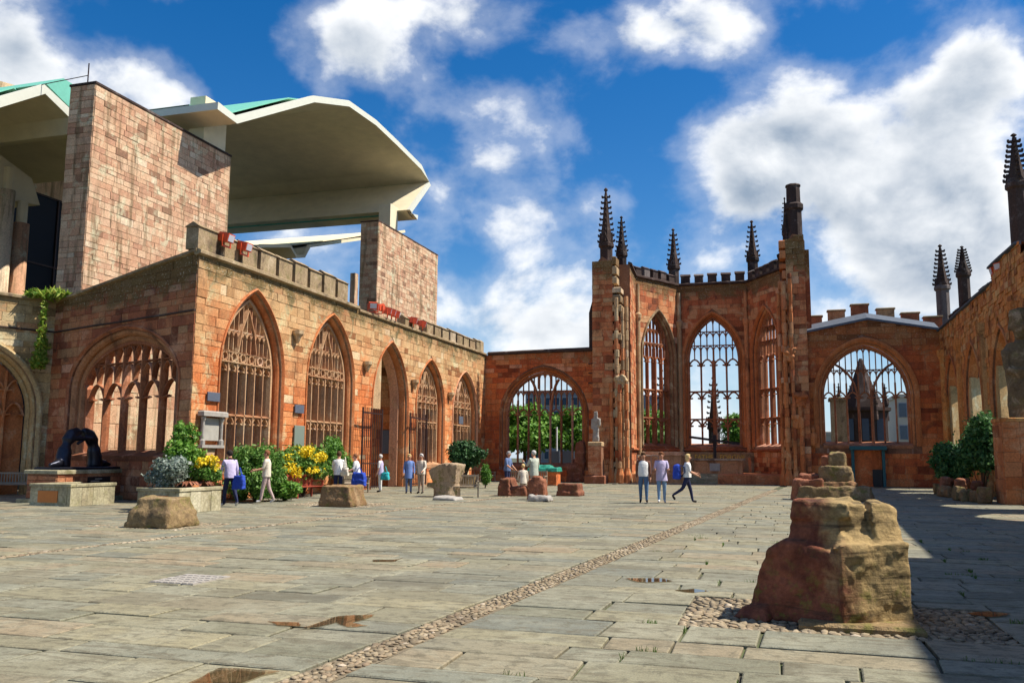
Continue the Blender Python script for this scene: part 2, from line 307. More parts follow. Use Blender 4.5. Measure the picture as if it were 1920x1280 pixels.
class MB:
    def __init__(s): s.v = []; s.f = []
    def add(s, vs, fs):
        n = len(s.v); s.v += [tuple(p) for p in vs]; s.f += [tuple(i+n for i in f) for f in fs]; return s
    def box(s, x0, x1, y0, y1, z0, z1, bev=0.0):
        if bev <= 0:
            return s.add([(x0, y0, z0), (x1, y0, z0), (x1, y1, z0), (x0, y1, z0), (x0, y0, z1), (x1, y0, z1), (x1, y1, z1), (x0, y1, z1)],
                         [(0, 3, 2, 1), (4, 5, 6, 7), (0, 1, 5, 4), (1, 2, 6, 5), (2, 3, 7, 6), (3, 0, 4, 7)])
        b = bev
        s.add([(x0, y0, z0), (x1, y0, z0), (x1, y1, z0), (x0, y1, z0), (x0, y0, z1-b), (x1, y0, z1-b), (x1, y1, z1-b), (x0, y1, z1-b),
               (x0+b, y0+b, z1), (x1-b, y0+b, z1), (x1-b, y1-b, z1), (x0+b, y1-b, z1)],
              [(0, 3, 2, 1), (0, 1, 5, 4), (1, 2, 6, 5), (2, 3, 7, 6), (3, 0, 4, 7), (4, 5, 9, 8), (5, 6, 10, 9), (6, 7, 11, 10), (7, 4, 8, 11), (8, 9, 10, 11)])
        return s
    def obox(s, c, ax, ay, az, hx, hy, hz):
        c = Vector(c); ax, ay, az = (Vector(a).normalized() for a in (ax, ay, az)); vs = []
        for k in (-1, 1):
            for (i, j) in ((-1, -1), (1, -1), (1, 1), (-1, 1)): vs.append(c+ax*hx*i+ay*hy*j+az*hz*k)
        return s.add(vs, [(0, 3, 2, 1), (4, 5, 6, 7), (0, 1, 5, 4), (1, 2, 6, 5), (2, 3, 7, 6), (3, 0, 4, 7)])
    def bar(s, p, q, w, d=None, up=(0, 0, 1)):
        p, q = Vector(p), Vector(q); d = d or w; e = (q-p); l = e.length
        if l < 1e-5: return s
        e.normalize(); up = Vector(up)
        if abs(e.dot(up)) > .98: up = Vector((1, 0, 0))
        x = e.cross(up).normalized(); y = x.cross(e)
        return s.obox((p+q)/2, x, y, e, w/2, d/2, l/2)
    def tube(s, pts, rads, n=8, cap=True):
        pts = [Vector(p) for p in pts]; m = len(pts)
        if isinstance(rads, (int, float)): rads = [rads]*m
        base = len(s.v); up = Vector((0, 0, 1))
        for i, p in enumerate(pts):
            t = (pts[min(i+1, m-1)]-pts[max(i-1, 0)]).normalized(); ref = Vector((1, 0, 0)) if abs(t.dot(up)) > .9 else up
            x = t.cross(ref).normalized(); y = t.cross(x).normalized()
            for k in range(n): a = 2*math.pi*k/n; s.v.append(tuple(p+(x*math.cos(a)+y*math.sin(a))*rads[i]))
        for i in range(m-1):
            for k in range(n): a = base+i*n+k; b = base+i*n+(k+1) % n; s.f.append((a, a+n, b+n, b))
        if cap: s.f.append(tuple(base+k for k in range(n))); s.f.append(tuple(base+(m-1)*n+k for k in reversed(range(n))))
        return s
    def lathe(s, prof, c=(0, 0, 0), n=12, phase=0.0, sq=None):
        base = len(s.v); c = Vector(c)
        for (r, z) in prof:
            for k in range(n): a = 2*math.pi*k/n+phase; s.v.append((c.x+r*math.cos(a), c.y+r*math.sin(a), c.z+z))
        m = len(prof)
        for i in range(m-1):
            for k in range(n): a = base+i*n+k; b = base+i*n+(k+1) % n; s.f.append((a, b, b+n, a+n))
        s.f.append(tuple(base+k for k in reversed(range(n)))); s.f.append(tuple(base+(m-1)*n+k for k in range(n)))
        return s
    def prism(s, poly, fn0, fn1):
        n = len(poly); base = len(s.v)
        s.v += [tuple(fn0(p)) for p in poly]+[tuple(fn1(p)) for p in poly]
        s.f.append(tuple(base+i for i in range(n))); s.f.append(tuple(base+n+i for i in reversed(range(n))))
        for i in range(n): j = (i+1) % n; s.f.append((base+i, base+n+i, base+n+j, base+j))
        return s
    def build(s, name, mat, parent=None, loc=None, smooth=False, fix=True):
        if not s.v: return None
        if loc is None:
            a = np.array(s.v); lo, hi = a.min(0), a.max(0); loc = Vector(((lo[0]+hi[0])/2, (lo[1]+hi[1])/2, lo[2]))
        loc = Vector(loc); me = bpy.data.meshes.new(name); me.from_pydata([(x-loc.x, y-loc.y, z-loc.z) for x, y, z in s.v], [], s.f)
        if fix:
            bm = bmesh.new(); bm.from_mesh(me); bmesh.ops.recalc_face_normals(bm, faces=bm.faces); bm.to_mesh(me); bm.free()
        if smooth: me.polygons.foreach_set('use_smooth', [True]*len(me.polygons))
        me.update(); return link(name, me, mat, parent, loc)
def world_thing(mb, name, mat, label, cat, group=None, **kw): return tag(mb.build(name, mat, None, **kw), label, cat, group)
# ------------------------------------------------------------------ walls: frames, openings, courses of blocks
class Frame:
    def __init__(s, A, B, side):
        s.A = Vector((A[0], A[1], 0)); d = Vector((B[0]-A[0], B[1]-A[1], 0)); s.L = d.length; s.e = d.normalized(); s.n = Vector((-s.e.y, s.e.x, 0))*side
    def p(s, a, t, z): q = s.A+s.e*a+s.n*t; return (q.x, q.y, z)
    def s_of(s, P): return (Vector((P[0], P[1], 0))-s.A).dot(s.e)
class Op:                                                    # an arched opening in a wall
    def __init__(s, s0, s1, sill, spring, apex, kind='two'):
        s.s0, s.s1, s.sill, s.spring, s.apex, s.kind = s0, s1, sill, spring, apex, kind; s.c = (s0+s1)/2; s.w = (s1-s0)/2
    def top(s, a):
        x = min(abs(a-s.c), s.w); h = s.apex-s.spring; w = s.w
        if s.kind == 'two' and h >= w:
            r = (w*w+h*h)/(2*w); return s.spring+math.sqrt(max(0, r*r-(x-(w-r))**2))
        p = 2.15 if s.kind == 'tudor' else 2.0
        return s.spring+h*(.9*max(0, 1-(x/w)**p)**(1/2.0)+.1*(1-x/w))
    def inside(s, a, z): return s.s0 < a < s.s1 and s.sill < z < s.top(a)
    def inset(s, d): return Op(s.s0+d, s.s1-d, s.sill+d*.3, s.spring, s.apex-d*1.1, s.kind)
    def outline(s, k=18):
        pts = [(s.s0, s.sill), (s.s0, s.spring)]
        for i in range(1, 2*k):
            ang = math.pi*i/(2*k); a = s.c-s.w*math.cos(ang); pts.append((a, s.top(a)))
        return pts+[(s.s1, s.spring), (s.s1, s.sill)]
    def width_at(s, z):
        if z <= s.sill or z >= s.apex: return None
        if z <= s.spring: return (s.s0, s.s1)
        lo, hi = 0.0, s.w
        for _ in range(30):
            m = (lo+hi)/2
            if s.top(s.c+m) > z: lo = m
            else: hi = m
        return (s.c-lo, s.c+lo)
def interp(prof, a):
    for (a0, z0), (a1, z1) in zip(prof, prof[1:]):
        if a0 <= a <= a1: return z0+(z1-z0)*((a-a0)/(a1-a0) if a1 > a0 else 0)
    return prof[0][1] if a < prof[0][0] else prof[-1][1]
def wall_core(root, fr, prof, ops, thick, mat, name='core', z0=-.3):
    ss = set(round(p[0], 4) for p in prof)
    for o in ops:
        for q in o.outline(): ss.add(round(q[0], 4))
    ss = sorted(a for a in ss if prof[0][0]-1e-6 <= a <= prof[-1][0]+1e-6); mb = MB()
    for a, b in zip(ss, ss[1:]):
        if b-a < 1e-4: continue
        m = (a+b)/2; ints = []; cur = (z0, z0)
        for o in sorted([o for o in ops if o.s0 < m < o.s1], key=lambda o: o.sill):
            if o.sill > z0: ints.append((cur, (o.sill, o.sill)))
            cur = (o.top(a), o.top(b))
        ints.append((cur, (interp(prof, a+1e-5), interp(prof, b-1e-5))))
        for (la, lb), (ha, hb) in ints:
            vs = [fr.p(a, 0, la), fr.p(b, 0, lb), fr.p(b, 0, hb), fr.p(a, 0, ha), fr.p(a, -thick, la), fr.p(b, -thick, lb), fr.p(b, -thick, hb), fr.p(a, -thick, ha)]
            fs = [(0, 1, 2, 3), (5, 4, 7, 6), (3, 2, 6, 7), (1, 0, 4, 5)]
            mb.add(vs, fs)
    for a in [prof[0][0], prof[-1][0]]:
        z1 = interp(prof, a); mb.add([fr.p(a, 0, z0), fr.p(a, -thick, z0), fr.p(a, -thick, z1), fr.p(a, 0, z1)], [(0, 1, 2, 3)])
    for o in ops:
        for a, side in ((o.s0, 1), (o.s1, -1)):
            lo = max(o.sill, z0); mb.add([fr.p(a, 0, lo), fr.p(a, -thick, lo), fr.p(a, -thick, o.spring), fr.p(a, 0, o.spring)], [(0, 1, 2, 3)])
    return mb.build(name, mat, root, fix=False)
def blocks(root, fr, prof, ops, mat, course=.34, length=(.45, .95), zmin=0.02, gap=.013, proud=(.006, .03), clear=.12, nobj=300, name='stone_block', ragged=.04, t0=0.0, srange=None):
    """ashlar: every stone is a real block standing proud of the core; the largest in view are parts of their own"""
    B = []; z = zmin; smin, smax = srange or (prof[0][0], prof[-1][0]); ztop = max(p[1] for p in prof)
    clr = [Op(o.s0-clear, o.s1+clear, o.sill-.0, o.spring, o.apex+clear*1.3, o.kind) for o in ops]
    while z < ztop-.1:
        h = course*random.uniform(.68, 1.4); z1 = z+h; a = smin-random.uniform(0, .4)
        segs = [[smin, smin, smax, smax]]
        for o in clr:
            w0, w1 = o.width_at(z+.004), o.width_at(z1-.004)
            if w0 is None and w1 is None: continue
            if w1 is None: w1 = (o.c, o.c) if z1 >= o.apex else w0
            if w0 is None: w0 = w1
            new = []
            for (l0, l1, r0, r1) in segs:
                if w0[1] <= l0 or w0[0] >= r0: new.append([l0, l1, r0, r1]); continue
                if w0[0] > l0+.05: new.append([l0, l1, w0[0], w1[0]])
                if w0[1] < r0-.05: new.append([w0[1], w1[1], r0, r1])
            segs = new
        for (l0, l1, r0, r1) in segs:
            c0, c1 = l0, l1; lm = max(l0, l1); rm = min(r0, r1)
            while True:
                ln = random.uniform(*length); nx = c0+ln
                last = nx > rm-.28
                e0, e1 = (r0, r1) if last else (nx, nx)
                if not last and nx < c1+.08: e0 = e1 = c1+.2
                if e0 > c0+.04 or e1 > c1+.04:
                    mid = (c0+c1+e0+e1)/4; zt = min(z1, interp(prof, min(max(mid, smin), smax)))
                    if zt-z > .1: B.append((c0, c1, e0, e1, z, zt))
                if last: break
                c0 = c1 = e0
        z = z1
    cp = Vector((0, 0, EYE)); g = gap/2; data = []
    for (c0, c1, e0, e1, za, zb) in B:
        p = random.uniform(*proud)+.006; b = .013+(.02 if random.random() < .12 else 0); j = lambda k=ragged*.35: random.uniform(-k, k)
        q = [(c0+g, za+g), (e0-g, za+g), (e1-g, zb-g), (c1+g, zb-g)]
        ctr = (sum(x for x, _ in q)/4, sum(y for _, y in q)/4)
        q2 = [(x+(b if x < ctr[0] else -b)+j(.012), y+(b if y < ctr[1] else -b)+j(.012)) for x, y in q]
        vs = [fr.p(x, t0, y) for x, y in q]+[fr.p(x, t0+p-.006, y) for x, y in q]+[fr.p(x, t0+p+j(.006), y) for x, y in q2]
        c = Vector(fr.p(ctr[0], t0, ctr[1])); dd = (c-cp).length; vd = (cp-c).normalized().dot(fr.n)
        data.append(((max(e0-c0, e1-c1)*(zb-za))*max(vd, .05)/dd**2*(1 if in_view(c) else .01), c, vs))
    data.sort(key=lambda d: -d[0])
    FS = [(0, 1, 5, 4), (1, 2, 6, 5), (2, 3, 7, 6), (3, 0, 4, 7), (4, 5, 9, 8), (5, 6, 10, 9), (6, 7, 11, 10), (7, 4, 8, 11), (8, 9, 10, 11)]
    flip = fr.e.cross(Vector((0, 0, 1))).dot(fr.n) < 0
    if flip: FS = [tuple(reversed(f)) for f in FS]
    for _, c, vs in data[:nobj]:
        me = bpy.data.meshes.new(name); me.from_pydata([tuple(Vector(v)-c) for v in vs], [], FS); link(name, me, mat, root, c)
    if len(data) > nobj:
        mb = MB()
        for _, c, vs in data[nobj:]: mb.add(vs, FS)
        tag(mb.build(name+'s', mat, root, fix=False), kind='stuff')
def in_view(c):
    d = CAM_R.transposed() @ (Vector(c)-Vector((0, 0, EYE)))
    if d.z >= -.3: return False
    return abs(d.x/-d.z)*F_PX < 1000 and abs(d.y/-d.z)*F_PX < 700
def sweep(mb, fr, path, sec, closed=False):
    """section (offset along outward normal of the path, depth t) swept along a path in wall coordinates"""
    n = len(path); k = len(sec); base = len(mb.v)
    for i in range(n):
        a, b = path[max(i-1, 0)], path[min(i+1, n-1)]; dx, dz = b[0]-a[0], b[1]-a[1]; l = math.hypot(dx, dz) or 1; nx, nz = -dz/l, dx/l
        for (o, t) in sec: mb.v.append(fr.p(path[i][0]+nx*o, t, path[i][1]+nz*o))
    for i in range(n-1):
        for j in range(k): a = base+i*k+j; b = base+i*k+(j+1) % k; mb.f.append((a, a+k, b+k, b))
    mb.f.append(tuple(base+j for j in range(k))); mb.f.append(tuple(base+(n-1)*k+j for j in reversed(range(k))))
    return mb
def moulding(root, fr, op, mat, orders=((.0, .10, -.05, .05), (-.12, .12, -.28, -.1), (-.24, .12, -.5, -.3)), hood=True, name='arch_moulding'):
    pts = op.outline(14)
    for i, (o, w, ta, tb) in enumerate(orders):                 # outward is +offset on this path
        m = (ta+tb)/2; sec = [(o, ta), (o+w, ta), (o+w, tb), (o+w*.62, tb+.02), (o+w*.3, tb-.02), (o, m)]
        mb = MB(); sweep(mb, fr, pts, sec); mb.build(name, mat, root)
def bars(fr, polys, w, d, t, op=None):
    mb = MB(); sec = [(-w/2, t), (-w*.22, t+d/2), (w*.22, t+d/2), (w/2, t), (w*.22, t-d/2), (-w*.22, t-d/2)]
    for poly in polys:
        run = []
        dense = []
        for p, q in zip(poly, poly[1:]):
            l = math.hypot(q[0]-p[0], q[1]-p[1]); k = max(1, int(l/.12)) if op else 1
            for i in range(k): dense.append((p[0]+(q[0]-p[0])*i/k, p[1]+(q[1]-p[1])*i/k))
        dense.append(poly[-1])
        for p in dense:
            if op is None or op.inside(p[0], p[1]): run.append(p)
            else:
                if len(run) > 1: sweep(mb, fr, run, sec)
                run = []
        if len(run) > 1: sweep(mb, fr, simplify(run), sec)
    return mb
def simplify(r):
    out = [r[0]]
    for i in range(1, len(r)-1):
        a, b, c = out[-1], r[i], r[i+1]
        cr = (b[0]-a[0])*(c[1]-a[1])-(b[1]-a[1])*(c[0]-a[0])
        if abs(cr) > 1e-4: out.append(b)
    return out+[r[-1]]
def head(a, b, z, h=None, cusp=True):
    """cusped pointed head of a light between a and b with its springing at z"""
    w = (b-a)/2; c = (a+b)/2; h = h or (b-a)*.75; L = []; R = []
    for i in range(7):
        f = i/6; x = w*(1-f**1.35); zz = z+h*(1-(1-f)**1.9)*.92+h*.08*f
        L.append((c-x, zz)); R.append((c+x, zz))
    ps = [L, R]
    if cusp:
        for sgn in (-1, 1): ps.append([(c+sgn*w*.86, z+h*.30), (c+sgn*w*.38, z+h*.36)])
    return ps
def tracery(root, fr, op, n, tiers, t=-.42, w=.10, d=.22, mat='tracery', sub=True, extra=None, rows=3, cuspw=.6, xw=1.25):
    """mullions, tiers of cusped lights under transoms, panel tracery in the head"""
    o = op; xs = [o.s0+(o.s1-o.s0)*i/n for i in range(n+1)]; lw = xs[1]-xs[0]
    ztop = tiers[-1]
    for i, x in enumerate(xs[1:-1]):
        mb = bars(fr, [[(x, o.sill), (x, min(o.top(x), ztop+lw*.75))]], w, d, t); mb.build('mullion', mat, root)
    for z in tiers[:-1]:
        mb = bars(fr, [[(o.s0, z), (o.s1, z)]], w*.9, d, t); mb.build('transom', mat, root)
    polys = []
    for z in tiers:
        for a, b in zip(xs, xs[1:]): polys += head(a, b, z-lw*.78, lw*.72)
    tag(bars(fr, polys, w*cuspw, d*.7, t, o).build('light_heads', mat, root), kind='stuff')
    # panel tracery above the lights
    polys = []; z = ztop-.04; hw = lw/2; k = 0
    centres = [(a+b)/2 for a, b in zip(xs, xs[1:])]
    for c in centres: polys.append([(c, z), (c, o.apex)])
    for x in xs[1:-1]: polys.append([(x, z), (x, o.apex)])
    zz = z; hr = (o.apex-z)/rows
    for r in range(rows):
        lev = z+hr*(r+1)
        for i in range(2*n):
            a = o.s0+hw*i; polys += head(a, a+hw, lev-hw*1.0, hw*.85, cusp=False)
        if r < rows-1 and hr > .5: polys.append([(o.s0, lev), (o.s1, lev)])
    tag(bars(fr, polys, w*.62, d*.7, t, o).build('panel_tracery', mat, root), kind='stuff')
    if extra: bars(fr, extra, w*xw, d*1.1, t+.01, o).build('tracery_arches', mat, root)
    mb = MB(); sweep(mb, fr, o.outline(16), [(-w*.7, t-d/2), (w*.5, t-d/2), (w*.5, t+d/2), (-w*.3, t+d/2), (-w*.7, t)]); mb.build('window_frame', mat, root)
    mb = MB(); a0, a1 = o.s0-.1, o.s1+.1
    mb.add([fr.p(a0, .05, o.sill-.02), fr.p(a1, .05, o.sill-.02), fr.p(a1, t-.2, o.sill+.2), fr.p(a0, t-.2, o.sill+.2), fr.p(a0, .05, o.sill-.2), fr.p(a1, .05, o.sill-.2), fr.p(a1, t-.2, o.sill-.2), fr.p(a0, t-.2, o.sill-.2)],
           [(0, 1, 2, 3), (7, 6, 5, 4), (0, 4, 5, 1), (1, 5, 6, 2), (2, 6, 7, 3), (3, 7, 4, 0)]); mb.build('sill', mat, root)
def merlons(root, fr, s0, s1, zfn, h, w, gap, thick=.5, mat='coping', t=-.05, jit=.06):
    a = s0
    while a+w*.6 < s1:
        b = min(a+w*random.uniform(.92, 1.06), s1); z = zfn((a+b)/2)
        hh = h*random.uniform(1-jit*2, 1+jit); mb = MB(); pts = [(a, z), (b, z), (b, z+hh-.10), (a, z+hh-.10)]
        vs = [fr.p(x, t, y) for x, y in pts]+[fr.p(x, t-thick, y) for x, y in pts]
        mb.add(vs, [(0, 1, 2, 3), (5, 4, 7, 6), (0, 3, 7, 4), (1, 5, 6, 2), (4, 5, 1, 0), (3, 2, 6, 7)])
        m = mb.build('merlon', mat, root)
        mb = MB(); e = .05
        v2 = [fr.p(a-e, t+e, z+hh-.10), fr.p(b+e, t+e, z+hh-.10), fr.p(b+e, t-thick-e, z+hh-.10), fr.p(a-e, t-thick-e, z+hh-.10), fr.p(a-e, t-thick/2+.05, z+hh+.07), fr.p(b+e, t-thick/2+.05, z+hh+.05)]
        mb.add(v2, [(0, 3, 2, 1), (0, 1, 5, 4), (2, 3, 4, 5), (1, 2, 5), (3, 0, 4)]); mb.build('coping', mat, m)
        a = b+gap
def string_course(root, fr, s0, s1, z, h=.22, out=.14, mat='coping', z1=None, name='string_course'):
    z1 = z if z1 is None else z1
    mb = MB(); n = 6
    sec = [(0, -.02), (h*.25, out), (h*.7, out), (h, .0), (h, -.1), (0, -.1)]
    path = [(s0+(s1-s0)*i/n, z+(z1-z)*i/n+random.uniform(-.012, .012)) for i in range(n+1)]
    sweep(mb, fr, path, sec); return mb.build(name, mat, root)
# ------------------------------------------------------------------ carved and broken stones
TMP = bpy.data.scenes.new('workshop'); TMP_VL = TMP.view_layers[0]
def evaluated(o):
    TMP.collection.objects.link(o); TMP_VL.update(); me = bpy.data.meshes.new_from_object(o.evaluated_get(TMP_VL.depsgraph)); d = o.data; bpy.data.objects.remove(o)
    return me
def rock(name, mat, parts, voxel=.05, disp=.05, dscale=.5, parent=None, loc=(0, 0, 0), smooth_it=4, fine=.012):
    """several convex lumps fused into one worn stone; parts: list of point lists (hulls), local to loc"""
    bm = bmesh.new()
    for pts in parts:
        vs = [bm.verts.new(p) for p in pts]; bmesh.ops.convex_hull(bm, input=vs)
    me = bpy.data.meshes.new(name); bm.to_mesh(me); bm.free()
    o = bpy.data.objects.new('tmp', me)
    r = o.modifiers.new('r', 'REMESH'); r.mode = 'VOXEL'; r.voxel_size = voxel
    s = o.modifiers.new('s', 'SMOOTH'); s.iterations = smooth_it; s.factor = .5
    me2 = evaluated(o); bpy.data.meshes.remove(me)
    me2.name = name; off = Vector((random.uniform(0, 50), random.uniform(0, 50), 0))
    nrm = [v.normal.copy() for v in me2.vertices]
    for v, nv in zip(me2.vertices, nrm):
        p = v.co+off; d = mnoise.fractal(p/dscale, .9, 2.1, 4)*disp+mnoise.noise(p*11)*fine
        v.co += nv*d
    me2.polygons.foreach_set('use_smooth', [True]*len(me2.polygons)); me2.materials.clear(); me2.update()
    return link(name, me2, mat, parent, loc)
def hullbox(x0, x1, y0, y1, z0, z1, tp=0.0, ch=0.0, jx=.0):
    """box as hull points, optionally tapered towards the top and with chamfered upright corners"""
    pts = []
    for z, k in ((z0, 0), (z1, tp)):
        a, b, c, d = x0+k, x1-k, y0+k, y1-k
        if ch: pts += [(a+ch, c, z), (b-ch, c, z), (b, c+ch, z), (b, d-ch, z), (b-ch, d, z), (a+ch, d, z), (a, d-ch, z), (a, c+ch, z)]
        else: pts += [(a, c, z), (b, c, z), (b, d, z), (a, d, z)]
    return [(x+random.uniform(-jx, jx), y+random.uniform(-jx, jx), z+(random.uniform(-jx, jx) if z > .05 else 0)) for x, y, z in pts]
# ------------------------------------------------------------------ foliage
def leaf_cloud(name, mat, clumps, n, size, parent, loc, seed=0, flat=.25, aspect=1.6, shell=.55):
    r = np.random.default_rng(seed); cl = np.array(clumps, float); vol = cl[:, 3]*cl[:, 4]*cl[:, 5]; idx = r.choice(len(cl), n, p=vol**.8/np.sum(vol**.8))
    d = r.normal(size=(n, 3)); d /= np.linalg.norm(d, axis=1)[:, None]; rr = r.random(n)**(1/3); rr = np.where(r.random(n) < shell, .78+.28*r.random(n), rr); rr = np.where(r.random(n) < .07, 1.0+.38*r.random(n), rr)
    lump = 1+.18*np.sin(d[:, 0]*5+idx*1.7)*np.cos(d[:, 1]*6+idx*2.3)+.12*np.sin(d[:, 2]*9+idx)
    P = cl[idx, :3]+d*cl[idx, 3:6]*(rr*lump)[:, None]
    nm = d*.7+r.normal(size=(n, 3))*.65+np.array([0, 0, flat]); nm /= np.linalg.norm(nm, axis=1)[:, None]
    a = np.cross(nm, r.normal(size=(n, 3))); a /= np.linalg.norm(a, axis=1)[:, None]; b = np.cross(nm, a)
    s = size*(r.uniform(.45, 1.2, n)+(r.random(n) < .12)*.6)[:, None]; keep = P[:, 2] > .02; 
    V = np.stack([P-a*s*aspect/2, P+b*s*.5-a*s*.05, P+a*s*aspect/2+nm*s*.15, P-b*s*.5-a*s*.05], 1)[keep].reshape(-1, 3)
    Q = np.arange(len(V)).reshape(-1, 4); me = np_mesh(name, V, Q); return link(name, me, mat, parent, loc)
def branch_mesh(tips, base, r0, r1, n=6):
    mb = MB(); base = Vector(base)
    for t in tips:
        t = Vector(t); m = base.lerp(t, .5)+Vector((random.uniform(-.1, .1), random.uniform(-.1, .1), .06))*(t-base).length*.5
        mb.tube([base, m, t], [r0, (r0+r1)/2, r1], n)
    return mb
def shrub(label, name, cat, loc, clumps, n, size, mat, group=None, seed=0, stems=7, stem_r=.025, flat=.25, aspect=1.6):
    t = thing(name, label, cat, loc, group); loc = Vector(loc)
    tips = [(loc.x+c[0]*.9, loc.y+c[1]*.9, loc.z+c[2]) for c in clumps][:stems*2]
    branch_mesh(tips, loc+Vector((0, 0, -.03)), stem_r, stem_r*.4).build('stems', 'bark', t)
    leaf_cloud('foliage', mat, clumps, n, size, t, loc, seed, flat, aspect); return t
# ------------------------------------------------------------------ copies
def copy_tree(o, parent=None, loc=None, rz=None):
    c = o.copy(); C.objects.link(c); c.parent = parent
    if loc is not None: c.location = loc; WL[c.name] = Vector(loc)
    if rz is not None: c.rotation_euler = (0, 0, rz)
    for ch in o.children: copy_tree(ch, c)
    return c

# ================================================================== THE GROUND
def build_ground():
    me = np_mesh('ground', [(-600, -600, -.035), (600, -600, -.035), (600, 600, -.035), (-600, 600, -.035)], [(0, 1, 2, 3)])
    g = tag(link('ground', me, 'joint', None, (0, 0, 0)), kind='structure')
    cob = lambda y: -3.85+.071*y
    cob2 = lambda y: -12.48+.0508*y
    D = []; y = 2.2
    while y < 56.5:
        h = random.choice((.4, .5, .58, .66, .78))*(1 if y < 30 else 1.25); y1 = y+h
        for lim in (9.1, 11.05):
            if y < lim-.01 and y1 > lim-.3: y1 = lim; break
        h = y1-y; ym = y+h/2; bed_row = 9.0 < y < 11.0
        xl = max(-33, -1.12*ym-4); xr = min(9.2, .34*ym+4)
        for (l, r, el, er) in ((xl, None, None, cob2), (None, None, cob2, cob))+(((None, -1.05, cob, None), (2.0, xr, None, None)) if bed_row else ((None, xr, cob, None),)):
            wl = .13 if el is cob2 else .19; wr = .13 if er is cob2 else .19
            l0, l1 = (l, l) if el is None else (el(y)+wl, el(y1)+wl)
            r0, r1 = (r, r) if er is None else (er(y)-wr, er(y1)-wr)
            if el is None and l < xl or max(l0, xl) >= min(r0, xr): continue
            c0, c1 = l0, l1
            while True:
                ln = random.uniform(.5, 1.55)*(1 if y < 25 else 1.2); nx = c0+ln; last = nx > r0-.45
                e0, e1 = (r0, r1) if last else (nx+random.uniform(-.02, .02), nx+random.uniform(-.02, .02))
                hit = False
                if not hit: D.append((c0, c1, e0, e1, y, y1))
                if last: break
                c0, c1 = e0, e1
        y = y1
    # flags round the cobbled bed
    D = [d for d in D]
    FS = [(0, 1, 5, 4), (1, 2, 6, 5), (2, 3, 7, 6), (3, 0, 4, 7), (4, 5, 9, 8), (5, 6, 10, 9), (6, 7, 11, 10), (7, 4, 8, 11), (8, 9, 10, 11)]
    out = []
    for (c0, c1, e0, e1, ya, yb) in D:
        gp = random.uniform(.006, .019); dz = random.uniform(-.008, .007); b = .012; j = lambda k=.008: random.uniform(-k, k)
        q = [(c0+gp+j(), ya+gp+j()), (e0-gp+j(), ya+gp+j()), (e1-gp+j(), yb-gp+j()), (c1+gp+j(), yb-gp+j())]
        cx = sum(p[0] for p in q)/4; cy = sum(p[1] for p in q)/4
        q2 = [(x+(b if x < cx else -b), y_+(b if y_ < cy else -b)) for x, y_ in q]
        vs = [(x, y_, -.034) for x, y_ in q]+[(x, y_, dz-.009) for x, y_ in q]+[(x, y_, dz+j(.003)) for x, y_ in q2]
        c = Vector((cx, cy, 0)); vis = 1 if in_view(c) else .02
        out.append((vis*(e0-c0)*(yb-ya)/max(cy, 1)**2, c, vs))
    out.sort(key=lambda t: -t[0])
    for _, c, vs in out[:300]:
        me = bpy.data.meshes.new('flagstone'); me.from_pydata([tuple(Vector(v)-c) for v in vs], [], FS); link('flagstone', me, 'flag', g, c)
    mb = MB()
    for _, c, vs in out[300:]: mb.add(vs, FS)
    tag(mb.build('flagstones', 'flag', g, fix=False), kind='stuff')
    # cobbled gutters and beds
    bm = bmesh.new(); bmesh.ops.create_icosphere(bm, subdivisions=1, radius=1); ico = np.array([v.co for v in bm.verts]); tri = np.array([[v.index for v in f.verts] for f in bm.faces])
    variants = []
    for k in range(6):
        m = bpy.data.meshes.new('cobble'); vv = ico*(1+rng.normal(size=(len(ico), 1))*.08); m.from_pydata(vv.tolist(), [], tri.tolist()); m.polygons.foreach_set('use_smooth', [True]*len(tri)); m.materials.append(MAT['cobble']); variants.append(m)
    bm.free()
    def strip(pts, label, nobj):
        P = sorted(pts, key=lambda p: p[1])
        root = tag(link('cobble_gutter', None, None, None, (P[0][0], P[0][1], 0)), label, 'cobbles', kind='structure')
        vis = [p for p in P if in_view((p[0], p[1], 0))]; rest = [p for p in P if not in_view((p[0], p[1], 0))]; near = vis[:nobj]; rest += vis[nobj:]
        for (x, yy, s, an) in near:
            o = bpy.data.objects.new('cobble', random.choice(variants)); C.objects.link(o); o.parent = root; o.location = Vector((x, yy, -.012))-WL[root.name]; o.scale = (s, s*random.uniform(.6, .9), s*.36); o.rotation_euler = (random.uniform(-.2, .2), random.uniform(-.2, .2), an)
        if rest:
            V = []; T = []
            for (x, yy, s, an) in rest:
                ca, sa = math.cos(an), math.sin(an); k = ico*np.array([s, s*.75, s*.36]); T.append(tri+len(V)*len(ico)); V.append(np.stack([k[:, 0]*ca-k[:, 1]*sa+x, k[:, 0]*sa+k[:, 1]*ca+yy, k[:, 2]-.012], 1))
            V = np.concatenate(V)-np.array(WL[root.name]); me = np_mesh('cobbles', V, np.concatenate(T)); me.polygons.foreach_set('use_smooth', [True]*len(me.polygons))
            o = tag(link('cobbles', me, 'cobble', root, WL[root.name]), kind='stuff')
    for fn, y0, y1, w in ((cob, 2.5, 48, .185), (cob2, 5.5, 40, .125)):
        tag(link('mortar_bed', np_mesh('mortar_bed', [(fn(y0)-w, y0, -.017), (fn(y0)+w, y0, -.017), (fn(y1)+w, y1, -.017), (fn(y1)-w, y1, -.017)], [(0, 1, 2, 3)]), 'bedding', g), kind='structure')
    tag(link('mortar_bed', np_mesh('mortar_bed', [(-1.06, 9.1, -.017), (2.0, 9.1, -.017), (2.0, 11.05, -.017), (-1.06, 11.05, -.017)], [(0, 1, 2, 3)]), 'bedding', g), kind='structure')
